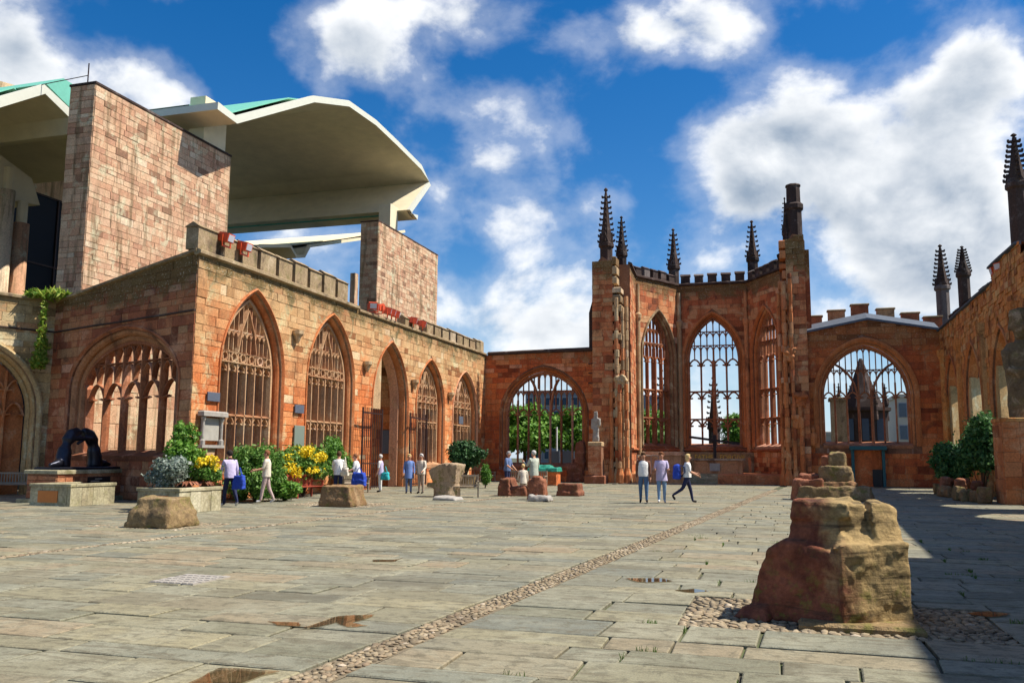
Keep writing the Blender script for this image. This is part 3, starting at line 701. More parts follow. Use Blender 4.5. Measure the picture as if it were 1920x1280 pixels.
    def line(fn, y0, y1, wid, sp, s):
        pts = []; yy = y0
        while yy < y1:
            k = int(wid*2/sp)
            for i in range(k): pts.append((fn(yy)-wid+(i+.5)*wid*2/k+random.uniform(-.02, .02), yy+random.uniform(-.03, .03), s*random.uniform(.75, 1.25), random.uniform(-.6, .6)+math.pi/2))
            yy += sp*1.25
        return pts
    strip(line(cob, 3.0, 48, .165, .062, .041), 'main strip of set cobbles running down the middle of the paving', 300)
    strip(line(cob2, 6, 40, .1, .09, .06), 'thin line of pale cobbles crossing the paving at left', 120)
    def bed(x0, x1, y0, y1, sp, s, n, label):
        pts = []; yy = y0
        while yy < y1:
            xx = x0
            while xx < x1: pts.append((xx+random.uniform(-.03, .03), yy+random.uniform(-.03, .03), s*random.uniform(.75, 1.25), random.uniform(0, 3))); xx += sp
            yy += sp
        strip(pts, label, n)
    bed(-1.0, 1.95, 9.15, 11.0, .095, .056, 290, 'square bed of rounded cobbles under the large broken pier')
    bed(-15.1, -12.6, 16.5, 18.5, .13, .07, 60, 'cobbles around the mossy stump at left')
    bed(-15.6, -12.6, 25.6, 28.2, .14, .075, 40, 'cobbles around the brown stump before the yellow bush')
    # rain puddles
    def puddle(pts, lab):
        vs = [gnd(u, v, .011) for u, v in pts]; c = sum(vs, Vector())/len(vs); fine = []
        for i in range(len(vs)):
            a, b = vs[i], vs[(i+1) % len(vs)]
            for k in range(3): fine.append(a.lerp(b, k/3)+Vector((random.uniform(-.012, .012), random.uniform(-.02, .02), 0))-c)
        for _ in range(2): fine = [q for i in range(len(fine)) for q in (fine[i].lerp(fine[(i+1) % len(fine)], .25), fine[i].lerp(fine[(i+1) % len(fine)], .75))]
        fine = [tuple(q) for q in fine]
        me = bpy.data.meshes.new('puddle'); me.from_pydata(fine, [], [tuple(range(len(fine)))]); bm = bmesh.new(); bm.from_mesh(me); bmesh.ops.triangulate(bm, faces=bm.faces); bmesh.ops.recalc_face_normals(bm, faces=bm.faces); bm.to_mesh(me); bm.free()
        o = tag(link('puddle', me, 'water', None, c), lab, 'puddle', kind='structure')
        if me.polygons[0].normal.z < 0: me.flip_normals()
    puddle([(345, 1285), (380, 1266), (410, 1250), (470, 1253), (527, 1257), (490, 1266), (440, 1285)], 'rain puddle at the bottom edge beside the cobble strip')
    puddle([(562, 1177), (600, 1165), (632, 1154), (702, 1151), (692, 1158), (660, 1166), (690, 1172), (655, 1175), (630, 1166), (598, 1174)], 'angular rain puddle left of the cobble strip')
    puddle([(500, 1163), (560, 1166), (565, 1172), (520, 1172)], 'sliver of rain water beside the angular puddle')
    puddle([(1172, 1083), (1240, 1083), (1262, 1089), (1200, 1091)], 'thin dark puddle right of the cobble strip')
    puddle([(1262, 1106), (1300, 1103), (1332, 1107), (1300, 1111)], 'small oval puddle nearer the broken pier')
    puddle([(697, 1049), (745, 1048), (758, 1044), (740, 1052), (700, 1052)], 'thin wet joint in the middle of the paving')
    puddle([(1812, 1149), (1850, 1144), (1898, 1150), (1858, 1156)], 'pale puddle in the shade right of the broken pier')
    # grass growing in the joints
    V = []; r = np.random.default_rng(3); joints = [d for d in D if d[0] > -3 and 5 < d[4] < 20]
    for d in joints:
        k = r.random()
        if k < .45:
            x, yy = d[2], d[4]; L = (0, d[5]-d[4]) if r.random() < .7 else (d[2]-d[0], 0)
            m = int(r.integers(10, 50)*(1 if d[0] > 0 else .6)); f0 = r.random()*.6; f1 = f0+.15+r.random()*.3
            for i in range(m):
                f = f0+(f1-f0)*r.random(); bx = x-(L[0]*f if L[0] else 0)+r.normal()*.008; by = yy+(L[1]*f if L[1] else 0)+r.normal()*.008; h = r.uniform(.012, .045); a = r.random()*6.28; w = .006; lx, ly = r.normal()*.012, r.normal()*.012
                V += [(bx-w*math.cos(a), by-w*math.sin(a), -.02), (bx+w*math.cos(a), by+w*math.sin(a), -.02), (bx+lx+w*.3, by+ly, h), (bx+lx-w*.3, by+ly, h)]
    me = np_mesh('grass', V, np.arange(len(V)).reshape(-1, 4)); tag(link('grass', me, 'grass'), 'short grass and moss growing in the paving joints', 'grass', kind='stuff')
build_ground()

# ================================================================== THE WALLS
def window(root, fr, op, n, tiers, ins=.3, t=-.5, mat='tracery', trim='trim', orders=None, **kw):
    moulding(root, fr, op, trim, orders or ((.02, .13, -.05, .07), (-.13, .15, -.3, -.1), (-.27, .14, -.55, -.32)))
    tracery(root, fr, op.inset(ins), n, tiers, t=t, mat=mat, **kw)
# ---- north aisle wall (sunlit, faces south)
NX = -19.0
def north_wall():
    t = thing('ruined_aisle_wall', 'long sunlit sandstone ruin wall with tall pointed traceried windows, battlements above', 'wall', (NX, 40, 0))
    fr = Frame((NX, 25.2), (NX, 56.0), -1); S = lambda y: y-25.2
    ops = [Op(S(26.75), S(30.75), 1.05, 4.6, 7.75), Op(S(32.75), S(36.85), 1.05, 4.7, 7.75), Op(S(39.0), S(43.1), -.3, 4.2, 7.3), Op(S(44.35), S(48.4), 1.05, 4.2, 6.95), Op(S(49.95), S(54.3), 1.05, 4.0, 6.8)]
    prof = [(0, 8.62), (11.9, 8.62), (11.9001, 8.5), (30.8, 8.5)]
    q = [(-19.0, 25.2), (-19.0, 25.95), (-19.9, 25.95), (-19.9, 25.523)]; MB().prism(q, lambda p: (p[0], p[1], -.3), lambda p: (p[0], p[1], 8.6)).build('corner_core', 'mortar', t)
    wall_core(t, fr, [(.7, 8.62)]+prof[1:], ops, .9, 'mortar_pale'); blocks(t, fr, prof, ops, 'north', .29, (.35, .9), clear=.14)
    for i, o in enumerate(ops):
        if i == 2:
            moulding(t, fr, o, 'trim', ((.02, .13, -.05, .07), (-.10, .12, -.4, -.1), (-.2, .12, -.88, -.42)))
            continue
        zt = [3.05, 5.0] if i < 2 else [3.5, 4.6]
        c_ = o.c; W = o.w; z2 = zt[-1]; ex = []
        for sg in (-1, 1):
            ex.append([(c_+sg*(W*.95-W*1.55*(1-math.cos(a))), z2+(o.apex-z2)*1.02*math.sin(a)) for a in np.linspace(0, 1.25, 10)]); ex.append([(c_+sg*W*.33, z2+.1), (c_+sg*W*.2, z2+(o.apex-z2)*.45), (c_, z2+(o.apex-z2)*.75)])
        ex.append([(o.s0, z2), (o.s1, z2)]); ex.append([(o.s0, z2+.36), (o.s1, z2+.36)])
        for q in range(6):
            cc = o.s0+.3+(o.s1-o.s0-.6)*(q+.5)/6; ex.append([(cc+.17*math.cos(b_), z2+.18+.17*math.sin(b_)) for b_ in np.linspace(0, 2*math.pi, 9)])
        window(t, fr, o, 6, zt, rows=2, t=-.42, w=.125, d=.3, extra=ex, cuspw=.8, xw=.75)
    string_course(t, fr, -.1, 11.9, 8.42, .24, .16); string_course(t, fr, 12, 30.8, 8.32, .2, .12)
    merlons(t, fr, .0, 11.7, lambda a: 8.66, .95, 1.02, .24)
    mb = MB()
    merlons(t, fr, 17.6, 19.2, lambda a: 8.5, .55, .6, .3); merlons(t, fr, 20.6, 30.2, lambda a: 8.5, .75, .95, .28)
    # rough stub of masonry at the far end, carved corbels between the bays, closing panel in the doorway
    mb.box(NX-.7, NX-.02, 55.0, 55.7, 8.5, 9.3, .1); mb.build('end_stub', 'coping', t)
    for y, z in ((31.6, 6.5), (38.0, 5.9), (43.75, 5.5), (49.2, 5.2)):
        m = MB(); m.lathe([(.04, -.35), (.12, -.2), (.16, -.08), (.24, .02), (.24, .16)], (NX+.16, y, z), 8); m.build('corbel', 'trimpale', t)
    m = MB(); fn = lambda a, d: [NX-d, 25.2+a]; o = ops[2]; poly = [(o.s0+.1, 3.9), (o.s0+1.15, 3.9), (o.s0+1.15, o.top(o.s0+1.15)-.12)]+[(o.s0+1.15-i*.15, o.top(o.s0+1.15-i*.15)-.12) for i in range(1, 7)]+[(o.s0+.1, 4.2)]
    m.prism(poly, lambda p: fr.p(p[0], -.12, p[1]), lambda p: fr.p(p[0], -.4, p[1])); m.build('blocking_panel', 'trimpale', t)
    return fr
FN = north_wall()
# ---- west face of the north range: gabled parapet and broad five-light window
def porch_wall():
    t = thing('gabled_ruin_wall', 'shaded red sandstone end wall with broad five-light window behind the bronze sculpture', 'wall', (-22.8, 26.1, 0))
    fr = Frame((-28.2, 28.5), (-19.0, 25.2), -1); L = fr.L
    def S(u, v): 
        d = ray(u, v); n = fr.n; k = (fr.A.dot(n))/(d.x*n.x+d.y*n.y); return fr.s_of((d.x*k, d.y*k)), EYE+d.z*k
    s0, _ = S(128, 760); s1, _ = S(332, 760); _, za = S(228, 618); _, zs = S(230, 860)
    op = Op(s0, s1, zs, 4.1, za, 'tudor'); prof = [(0, 7.75), (L, 8.6)]
    wall_core(t, fr, [(0, 7.75), (L-.92, 8.5)], [op], .9, 'mortar'); blocks(t, fr, prof, [op], 'porchw', .30, (.4, .9))
    moulding(t, fr, op, 'porchw', ((.02, .13, -.05, .06), (-.2, .22, -.3, -.08), (-.42, .22, -.55, -.3)))
    o = op.inset(.42); o.s0 += .25
    tracery(t, fr, o, 5, [4.35], t=-.5, w=.15, d=.3, mat='tracery_red', rows=2)
    string_course(t, fr, 0, L, 6.45, .1, .07, 'dark'); string_course(t, fr, -.05, L+.03, 7.66, .2, .13, 'coping', 8.5, 'coping_course')
    # sunlit cross wall of the roofless room, seen through the lights
    w = thing('inner_room_wall', 'pale sunlit ashlar wall seen through the five-light window', 'wall', (-26.9, 33, 0)); f2 = Frame((-26.9, 29.3), (-26.9, 38.8), -1)
    wall_core(w, f2, [(0, 6.6), (9.5, 6.6)], [], .6, 'mortar_pale'); blocks(w, f2, [(0, 6.6), (9.5, 6.6)], [], 'slab', .75, (1.2, 1.6), nobj=120)
porch_wall()
def west_arch():
    t = thing('arched_ruin_wall', 'yellow sandstone wall with a wide arch at the left edge', 'wall', (-30, 25.4, 0))
    fr = Frame((-32.0, 22.4), (-28.2, 28.5), -1); L = fr.L
    op = Op(L-5.2, L-.45, -.3, 3.2, 5.95, 'two'); prof = [(0, 8.0), (L, 7.75)]
    wall_core(t, fr, prof, [op], .9, 'mortar_pale'); blocks(t, fr, prof, [op], 'yellow', .34, (.5, 1.0), clear=.2)
    moulding(t, fr, op, 'yellow', ((.02, .2, -.05, .1), (-.14, .16, -.35, -.1), (-.28, .16, -.6, -.36)))
    string_course(t, fr, 0, L, 6.6, .1, .09, 'dark', 6.45); string_course(t, fr, -.05, L, 7.9, .2, .13, 'coping', 7.66, 'coping_course')
    i = op.inset(.3); m = MB(); pts = i.outline(12); m.prism(pts, lambda p: fr.p(p[0], -.7, p[1]), lambda p: fr.p(p[0], -.85, p[1])); m.build('blind_back', 'trim', t)
    c = i.c
    for x in (i.s0+.75, i.s0+1.6, c, i.s1-1.5, i.s1-.75): bars(fr, [[(x, 0), (x, i.top(x)-.1)]], .16, .3, -.6).build('mullion', 'trim', t)
    xs = [i.s0, i.s0+.75, i.s0+1.6, c, i.s1-1.5, i.s1-.75, i.s1]; pl = []
    for a, b in zip(xs, xs[1:]): pl += head(a, b, 2.9, .7)+head(a, b, 3.9, .6)
    bars(fr, pl, .1, .25, -.58, i).build('blind_tracery', 'trim', t)
west_arch()
# ---- east end, north of the apse
def east_north():
    t = thing('ruined_end_wall', 'shaded red end wall with a round-headed seven-light window left of the apse', 'wall', (-15, 56, 0))
    fr = Frame((-19.0, 56), (-11.5, 56), -1); S = lambda x: x+19
    op = Op(S(-17.75), S(-12.1), .95, 4.35, 7.35, 'round'); prof = [(0, 8.35), (7.5, 8.5)]
    wall_core(t, fr, prof, [op], .9, 'mortar'); blocks(t, fr, prof, [op], 'east', .34, (.5, 1.0), clear=.2)
    o = op.inset(.2)
    cx = o.c; ex = []
    for sg in (-1, 1): ex.append([(cx+sg*(.42+.9*(1-math.cos(a))), 4.3+2.6*math.sin(a)) for a in np.linspace(0, 1.3, 10)])
    ex.append([(cx-.42, 6.05), (cx-.42, 6.9)]); ex.append([(cx+.42, 6.05), (cx+.42, 6.9)])
    window(t, fr, op, 7, [4.75], ins=.22, t=-.4, mat='tracery_red', rows=2, extra=ex, w=.15, d=.3)
    string_course(t, fr, .2, 7.5, 8.3, .28, .16, 'dark', 8.45, 'coping_course')
    # broken masonry at the foot of the right jamb
    rock('broken_jamb', 'basered', [hullbox(-.5, .7, -.3, .4, 0, 1.1, .1, jx=.1), hullbox(-.1, .7, -.2, .4, .9, 2.6, .12, jx=.1)], .08, .12, .5, t, (-12.8, 55.9, 0))
    for z in (6.35, 7.0, 7.6): 
        m = MB(); m.bar((-11.9, 55.93, z), (-10.9, 55.88, z+random.uniform(-.1, .1)), .06); m.build('iron_tie', 'iron', t)
east_north()
# ---- chapel end wall, south of the apse
def east_south():
    t = thing('chapel_end_wall', 'red end wall with a wide seven-light window and lead roof edge right of the apse', 'wall', (5, 56, 0))
    fr = Frame((1.2, 56), (9.0, 56), -1); S = lambda x: x-1.2
    op = Op(S(2.2), S(7.45), 2.35, 5.3, 8.5, 'round'); prof = [(0, 9.1), (3.9, 9.85), (7.8, 9.1)]
    wall_core(t, fr, prof, [op], .9, 'mortar'); blocks(t, fr, prof, [op], 'east', .34, (.5, 1.0), clear=.3)
    c = S(4.83); ex = []
    for sg in (-1, 1):
        ex.append([(c+sg*(.38+1.9*(1-math.cos(a))), 5.0+2.4*math.sin(a)) for a in np.linspace(0, 1.35, 10)]); ex.append([(c+sg*.38, 2.4), (c+sg*.38, 5.0)])
    window(t, fr, op, 7, [5.6], ins=.25, t=-.45, mat='tracery_red', rows=2, extra=ex, orders=((.02, .3, -.1, .12), (-.13, .15, -.3, -.1), (-.27, .14, -.55, -.32)), w=.11, cuspw=.85)
    # lead covered ridge and the battlements behind it
    m = MB()
    for (a0, z0), (a1, z1) in (((-.05, 9.08), (3.9, 9.83)), ((3.9, 9.83), (7.75, 9.08))):
        m.add([fr.p(a0, .22, z0), fr.p(a1, .22, z1), fr.p(a1, -1.3, z1+.55), fr.p(a0, -1.3, z0+.55), fr.p(a0, .22, z0+.13), fr.p(a1, .22, z1+.13), fr.p(a1, -1.3, z1+.65), fr.p(a0, -1.3, z0+.65)],
              [(0, 1, 2, 3), (7, 6, 5, 4), (0, 4, 5, 1), (1, 5, 6, 2), (2, 6, 7, 3), (3, 7, 4, 0)])
    m.build('lead_roof_edge', 'lead', t)
    pz = lambda x: 10.42-.23*abs(x-4.9)
    m = MB(); m.prism([(1.2, 8.8), (9.2, 8.8), (9.2, pz(9.2)), (4.9, pz(4.9)), (1.2, pz(1.2))], lambda p: (p[0], 57.72, p[1]), lambda p: (p[0], 58.18, p[1])); m.build('parapet', 'apse', t)
    for u in (1525, 1568, 1612, 1660, 1706, 1748):
        x = py(u, 590, 57.9).x; z = pz(x)-.05; m = MB(); m.box(x-.5, x+.5, 57.7, 58.2, z, z+.68); o = m.build('merlon', 'apse', t); m = MB(); m.box(x-.56, x+.56, 57.64, 58.26, z+.68, z+.78, .04); m.build('coping', 'coping', o)
    # blocked doorway below with a teal painted frame
    d = thing('timber_doorway', 'dark doorway in a teal painted timber frame below the chapel window', 'doorway', (4.82, 55.85, 0))
    for x in (3.95, 5.62): m = MB(); m.box(x-.08, x+.08, 55.6, 55.93, 0, 2.12); m.build('door_post', 'teal', d)
    m = MB(); m.box(3.78, 5.8, 55.45, 55.93, 2.13, 2.36, .04); m.build('door_hood', 'teal', d)
    m = MB(); m.box(4.04, 5.53, 55.8, 55.9, 0, 2.12); pn = m.build('blocking_wall', 'east', d)
    m = MB(); m.box(5.0, 5.52, 55.7, 55.79, .02, 1.0); m.build('hatch', 'black', d)
    # niche carvings and shafts at the side
    m = MB(); m.box(1.45, 2.15, 55.78, 55.96, 2.25, 3.6); n_ = m.build('niche_surround', 'trim', t)
    m = MB(); m.lathe([(.12, 0), (.2, .15), (.24, .5), (.18, .75), (.1, .8), (.14, 1.0), (.06, 1.12)], (1.8, 55.72, 2.35), 10); m.build('niche_figure', 'trim', n_)
east_south()
# ---- apse
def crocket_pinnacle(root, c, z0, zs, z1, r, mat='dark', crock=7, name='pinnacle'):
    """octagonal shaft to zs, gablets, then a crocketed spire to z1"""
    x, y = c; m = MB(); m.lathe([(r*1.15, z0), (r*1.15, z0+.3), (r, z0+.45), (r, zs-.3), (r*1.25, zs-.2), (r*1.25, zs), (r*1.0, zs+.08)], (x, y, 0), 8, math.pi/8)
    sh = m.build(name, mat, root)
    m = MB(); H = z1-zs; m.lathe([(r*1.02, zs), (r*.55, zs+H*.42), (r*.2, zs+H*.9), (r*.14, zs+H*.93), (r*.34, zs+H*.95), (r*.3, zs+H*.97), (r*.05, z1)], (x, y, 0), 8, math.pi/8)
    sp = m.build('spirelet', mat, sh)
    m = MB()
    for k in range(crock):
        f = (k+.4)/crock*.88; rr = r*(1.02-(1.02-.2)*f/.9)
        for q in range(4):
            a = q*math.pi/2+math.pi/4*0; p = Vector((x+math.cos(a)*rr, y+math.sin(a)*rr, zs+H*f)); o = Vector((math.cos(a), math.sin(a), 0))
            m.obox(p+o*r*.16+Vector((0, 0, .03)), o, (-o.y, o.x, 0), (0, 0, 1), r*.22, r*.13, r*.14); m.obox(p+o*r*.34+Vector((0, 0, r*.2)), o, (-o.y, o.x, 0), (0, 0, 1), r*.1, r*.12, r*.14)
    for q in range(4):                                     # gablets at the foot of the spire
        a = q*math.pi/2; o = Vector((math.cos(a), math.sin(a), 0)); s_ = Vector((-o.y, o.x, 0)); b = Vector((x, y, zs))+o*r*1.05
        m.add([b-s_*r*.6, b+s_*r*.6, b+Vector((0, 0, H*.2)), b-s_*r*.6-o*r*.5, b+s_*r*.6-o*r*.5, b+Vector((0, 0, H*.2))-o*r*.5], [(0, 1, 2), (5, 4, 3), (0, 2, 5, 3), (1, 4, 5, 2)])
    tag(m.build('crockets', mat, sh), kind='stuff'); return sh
def apse():
    t = thing('ruined_apse', 'tall roofless polygonal apse of red sandstone with three traceried windows and battlements', 'apse', (-4.6, 60, 0))
    P = [(-9.25, 56.6), (-9.5, 60.5), (-7.0, 64.8), (-2.15, 64.8), (.45, 60.5), (-.1+.3, 56.6)]; Z = 14.2
    segs = list(zip(P, P[1:]))
    for i, (A, B) in enumerate(segs):
        fr = Frame(A, B, -1); L = fr.L; ops = []
        if i in (1, 3):
            hw = 1.78; ops = [Op(L/2-hw, L/2+hw, 2.35, 8.6, 11.9)]
        elif i == 2: ops = [Op(.42, L-.42, 2.35, 8.6, 11.95)]
        prof = [(0, Z), (L, Z)]
        wall_core(t, fr, prof, ops, .9, 'mortar', 'core'); blocks(t, fr, prof, ops, 'apse', .34, (.45, .95), clear=.22, nobj=(20, 90, 110, 60, 20)[i])
        for o in ops:
            window(t, fr, o, 4, [4.35, 6.35, 8.75], ins=.2, t=-.4, mat='tracery_red', trim='trimpale' if i == 1 else 'trim', rows=3, orders=((.02, .22, -.1, .14), (-.1, .12, -.3, -.08), (-.22, .12, -.5, -.3)), w=.14, d=.28, cuspw=.85)
            mm = MB(); sweep(mm, fr, [(o.c, 2.4), (o.c, 8.6)], [(-.13, -.55), (.13, -.55), (.13, -.3), (.05, -.2), (-.05, -.2), (-.13, -.3)]); mm.build('king_mullion', 'tracery_red', t)
        string_course(t, fr, 0, L, Z-.1, .26, .16, 'dark')
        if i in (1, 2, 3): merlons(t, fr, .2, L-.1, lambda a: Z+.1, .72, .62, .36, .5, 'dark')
        string_course(t, fr, 0, L, 2.05, .2, .18, 'apse', None, 'sill_course')
    # wall shafts in the angles
    for (x, y, r, mat) in ((-9.32, 60.4, .16, 'trimpale'), (-6.95, 64.6, .17, 'trimpale'), (-2.2, 64.6, .16, 'apse'), (.3, 60.4, .16, 'apse')):
        m = MB(); m.lathe([(r*1.7, 0), (r*1.7, 1.6), (r, 1.75), (r, 11), (r*1.5, 11.2), (r*1.6, 11.45), (r*.8, 11.6), (r*.8, 13.6)], (x, y, 0), 10); m.build('wall_shaft', mat, t, smooth=False)
    # broken respond piers that carried the chancel arch, left (north) then right (south)
    def pier(x0, x1, top, face, name='respond_pier'):
        fr = Frame((x0, 55.6), (x1, 55.6), -1); L = x1-x0; pr = [(0, top-.9), (L*.35, top-.2), (L*.5, top), (L, top-.5)] if face > 0 else [(0, top-.6), (L*.4, top), (L, top-.15)]
        wall_core(t, fr, pr, [], 1.4, 'mortar', name); blocks(t, fr, pr, [], 'apse', .34, (.4, .85), nobj=80, proud=(.01, .09), name='pier_stone')
    pier(-11.55, -10.2, 14.6, 1); pier(.55, 1.65, 15.3, -1)
    # ragged toothed edge where the arch broke away
    for k in range(22):
        z = 1.0+k*.62; w = random.uniform(.2, .6); m = MB(); m.box(-10.2-.01, -10.2+w, 55.55-random.uniform(0, .12), 56.6, z, z+random.uniform(.3, .55), .05); m.build('toothing_stone', 'trimpale' if random.random() < .5 else 'apse', t)
        z = 1.0+k*.64; w = random.uniform(.15, .5); m = MB(); m.box(.55-w, .56, 55.55-random.uniform(0, .12), 56.6, z, z+random.uniform(.3, .55), .05); m.build('toothing_stone', 'trim' if random.random() < .6 else 'apse', t)
    for i, (x, y, r, z1, mat) in enumerate(((-9.95, 55.5, .16, 11.8, 'trimpale'), (-9.62, 55.75, .13, 11.2, 'trimpale'), (-9.4, 56.1, .13, 12.2, 'trimpale'), (-10.3, 55.4, .12, 6.4, 'trim'), (-9.75, 55.3, .15, 6.2, 'trim'), (-9.35, 55.45, .15, 6.2, 'trim'),
                                          (.35, 55.45, .15, 12.6, 'trim'), (.05, 55.8, .13, 12.0, 'trim'), (.75, 55.4, .12, 12.8, 'trim'), (1.15, 55.4, .15, 5.0, 'trim'))):
        m = MB(); m.lathe([(r*1.9, 0), (r*1.9, .5), (r*1.25, .75), (r*1.1, .9)], (x, y, 0), 8); m.build('shaft_base', mat, t); z = .9
        while z < z1-.3:
            hh = min(random.uniform(.45, .95), z1-z); rr = r*random.uniform(.88, 1.08); m = MB(); m.lathe([(rr*.9, z+.012), (rr, z+.04), (rr*1.02, z+hh*.5), (rr, z+hh-.04), (rr*.9, z+hh-.006)], (x+random.uniform(-.02, .02), y+random.uniform(-.02, .02), 0), 7, random.uniform(0, 1)); m.build('shaft_drum', mat if random.random() < .75 else 'apse', t); z += hh
    for (x, z, w) in ((-9.7, 6.4, .55), (.6, 7.9, .5), (1.15, 5.2, .6), (.9, 3.9, .45)):
        rock('broken_capital', 'trimpale' if x < 0 else 'trim', [hullbox(-w*.7, w*.7, -w*.5, w*.5, 0, .3, .05, jx=.1), hullbox(-w*.4, w*.4, -w*.3, w*.4, -.5, .1, -.05, jx=.06)], .06, .1, .25, t, (x, 55.5, z), 2)
    # outer buttress with set-offs left of the north pier
    m = MB(); m.add([(-11.9, 56.2, 0), (-11.5, 56.2, 0), (-11.5, 57.4, 0), (-11.9, 57.4, 0), (-11.9, 56.2, 11), (-11.5, 56.2, 12.4), (-11.5, 57.4, 12.4), (-11.9, 57.4, 11)], [(0, 3, 2, 1), (4, 5, 6, 7), (0, 1, 5, 4), (1, 2, 6, 5), (2, 3, 7, 6), (3, 0, 4, 7)]); m.build('buttress', 'dark', t)
    # pinnacles along the broken skyline
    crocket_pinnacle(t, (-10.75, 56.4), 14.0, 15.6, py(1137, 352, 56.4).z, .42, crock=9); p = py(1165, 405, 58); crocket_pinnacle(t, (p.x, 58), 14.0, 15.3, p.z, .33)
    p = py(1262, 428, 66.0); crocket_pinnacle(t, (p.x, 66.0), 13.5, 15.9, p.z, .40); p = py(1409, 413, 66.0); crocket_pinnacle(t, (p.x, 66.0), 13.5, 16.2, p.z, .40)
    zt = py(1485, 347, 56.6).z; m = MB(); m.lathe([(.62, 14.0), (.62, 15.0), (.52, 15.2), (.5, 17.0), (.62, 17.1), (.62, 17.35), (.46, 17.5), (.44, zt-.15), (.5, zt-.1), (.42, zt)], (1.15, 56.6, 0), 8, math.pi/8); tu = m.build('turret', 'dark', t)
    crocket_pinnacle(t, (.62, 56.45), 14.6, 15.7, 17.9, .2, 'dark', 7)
    m = MB(); m.box(.95, 1.95, 56.2, 57.4, 0, 14.4); m.build('buttress', 'apse', t)
    # raised sanctuary floor, steps and low dado
    m = MB(); m.box(-9.3, -6.0, 56.9, 64.8, 0, .58, .03); m.build('sanctuary_floor', 'apse', t); m = MB(); m.box(-3.9, .3, 56.9, 64.8, 0, .58, .03); m.build('sanctuary_floor', 'apse', t); m = MB(); m.box(-5.99, -3.91, 58.3, 64.8, 0, .57); m.build('sanctuary_floor', 'plant', t)
    for k in range(3): m = MB(); m.box(-5.98, -3.92, 57.0+k*.43, 57.44+k*.43, 0, .14+.14*k, .02); m.build('step', 'plant', t)
    m = MB(); m.box(-7.6, -1.6, 64.35, 64.75, .58, 2.0, .04); m.build('dado', 'coping', t)
    # words carved and gilded behind the altar
    for word, x in (('FATHER', -6.0), ('FORGIVE', -4.25)):
        cu = bpy.data.curves.new('txt', 'FONT'); cu.body = word; cu.size = .44; cu.extrude = .012; to = bpy.data.objects.new('tmp', cu); me = evaluated(to)
        o = link('gilded_lettering', me, 'gold', t, (x, 64.33, 1.5)); o.rotation_euler = (math.pi/2, 0, 0)
apse()
def altar():
    t = thing('stone_altar', 'low rubble altar with a pale panel in the apse', 'altar', (-4.1, 60.2, .58))
    m = MB(); m.box(-5.6, -2.5, 59.8, 60.7, .58, 1.42); m.build('altar_block', 'apse', t); m = MB(); m.box(-5.75, -2.35, 59.7, 60.8, 1.421, 1.56, .02); m.build('altar_slab', 'coping', t); m = MB(); m.box(-4.6, -3.95, 59.74, 59.79, .75, 1.25); m.build('altar_panel', 'marble', t)
    c = thing('charred_cross', 'black charred timber cross standing behind the stone altar', 'cross', (-4.35, 61.2, .58))
    m = MB(); m.bar((-4.35, 61.2, .58), (-4.35, 61.2, 3.15), .2); m.build('upright', 'charred', c); m = MB(); m.bar((-6.0, 61.08, 3.0), (-2.7, 61.06, 2.55), .18, .16); m.build('crossbeam', 'charred', c)
    r = thing('metal_handrail', 'pale metal railing on the left of the sanctuary', 'railing', (-8.3, 57.2, .58))
    for x in (-9.0, -8.55, -8.1, -7.65): m = MB(); m.tube([(x, 57.3, .58), (x, 57.3, 1.75)], .025); m.build('post', 'marble', r)
    for z in (.85, 1.72): m = MB(); m.tube([(-9.0, 57.3, z), (-7.65, 57.3, z)], .025); m.build('rail', 'marble', r)
    m = MB(); m.box(-9.1, -6.6, 57.6, 58.5, .58, .6); m.box(-9.1, -6.3, 60.2, 60.9, 1.75, 2.0, .03); m.box(-9.0, -6.5, 60.3, 60.8, .58, 1.75); world_thing(m, 'tomb_chest', 'trimpale', 'long pale tomb chest inside the apse behind the railing', 'tomb')
altar()
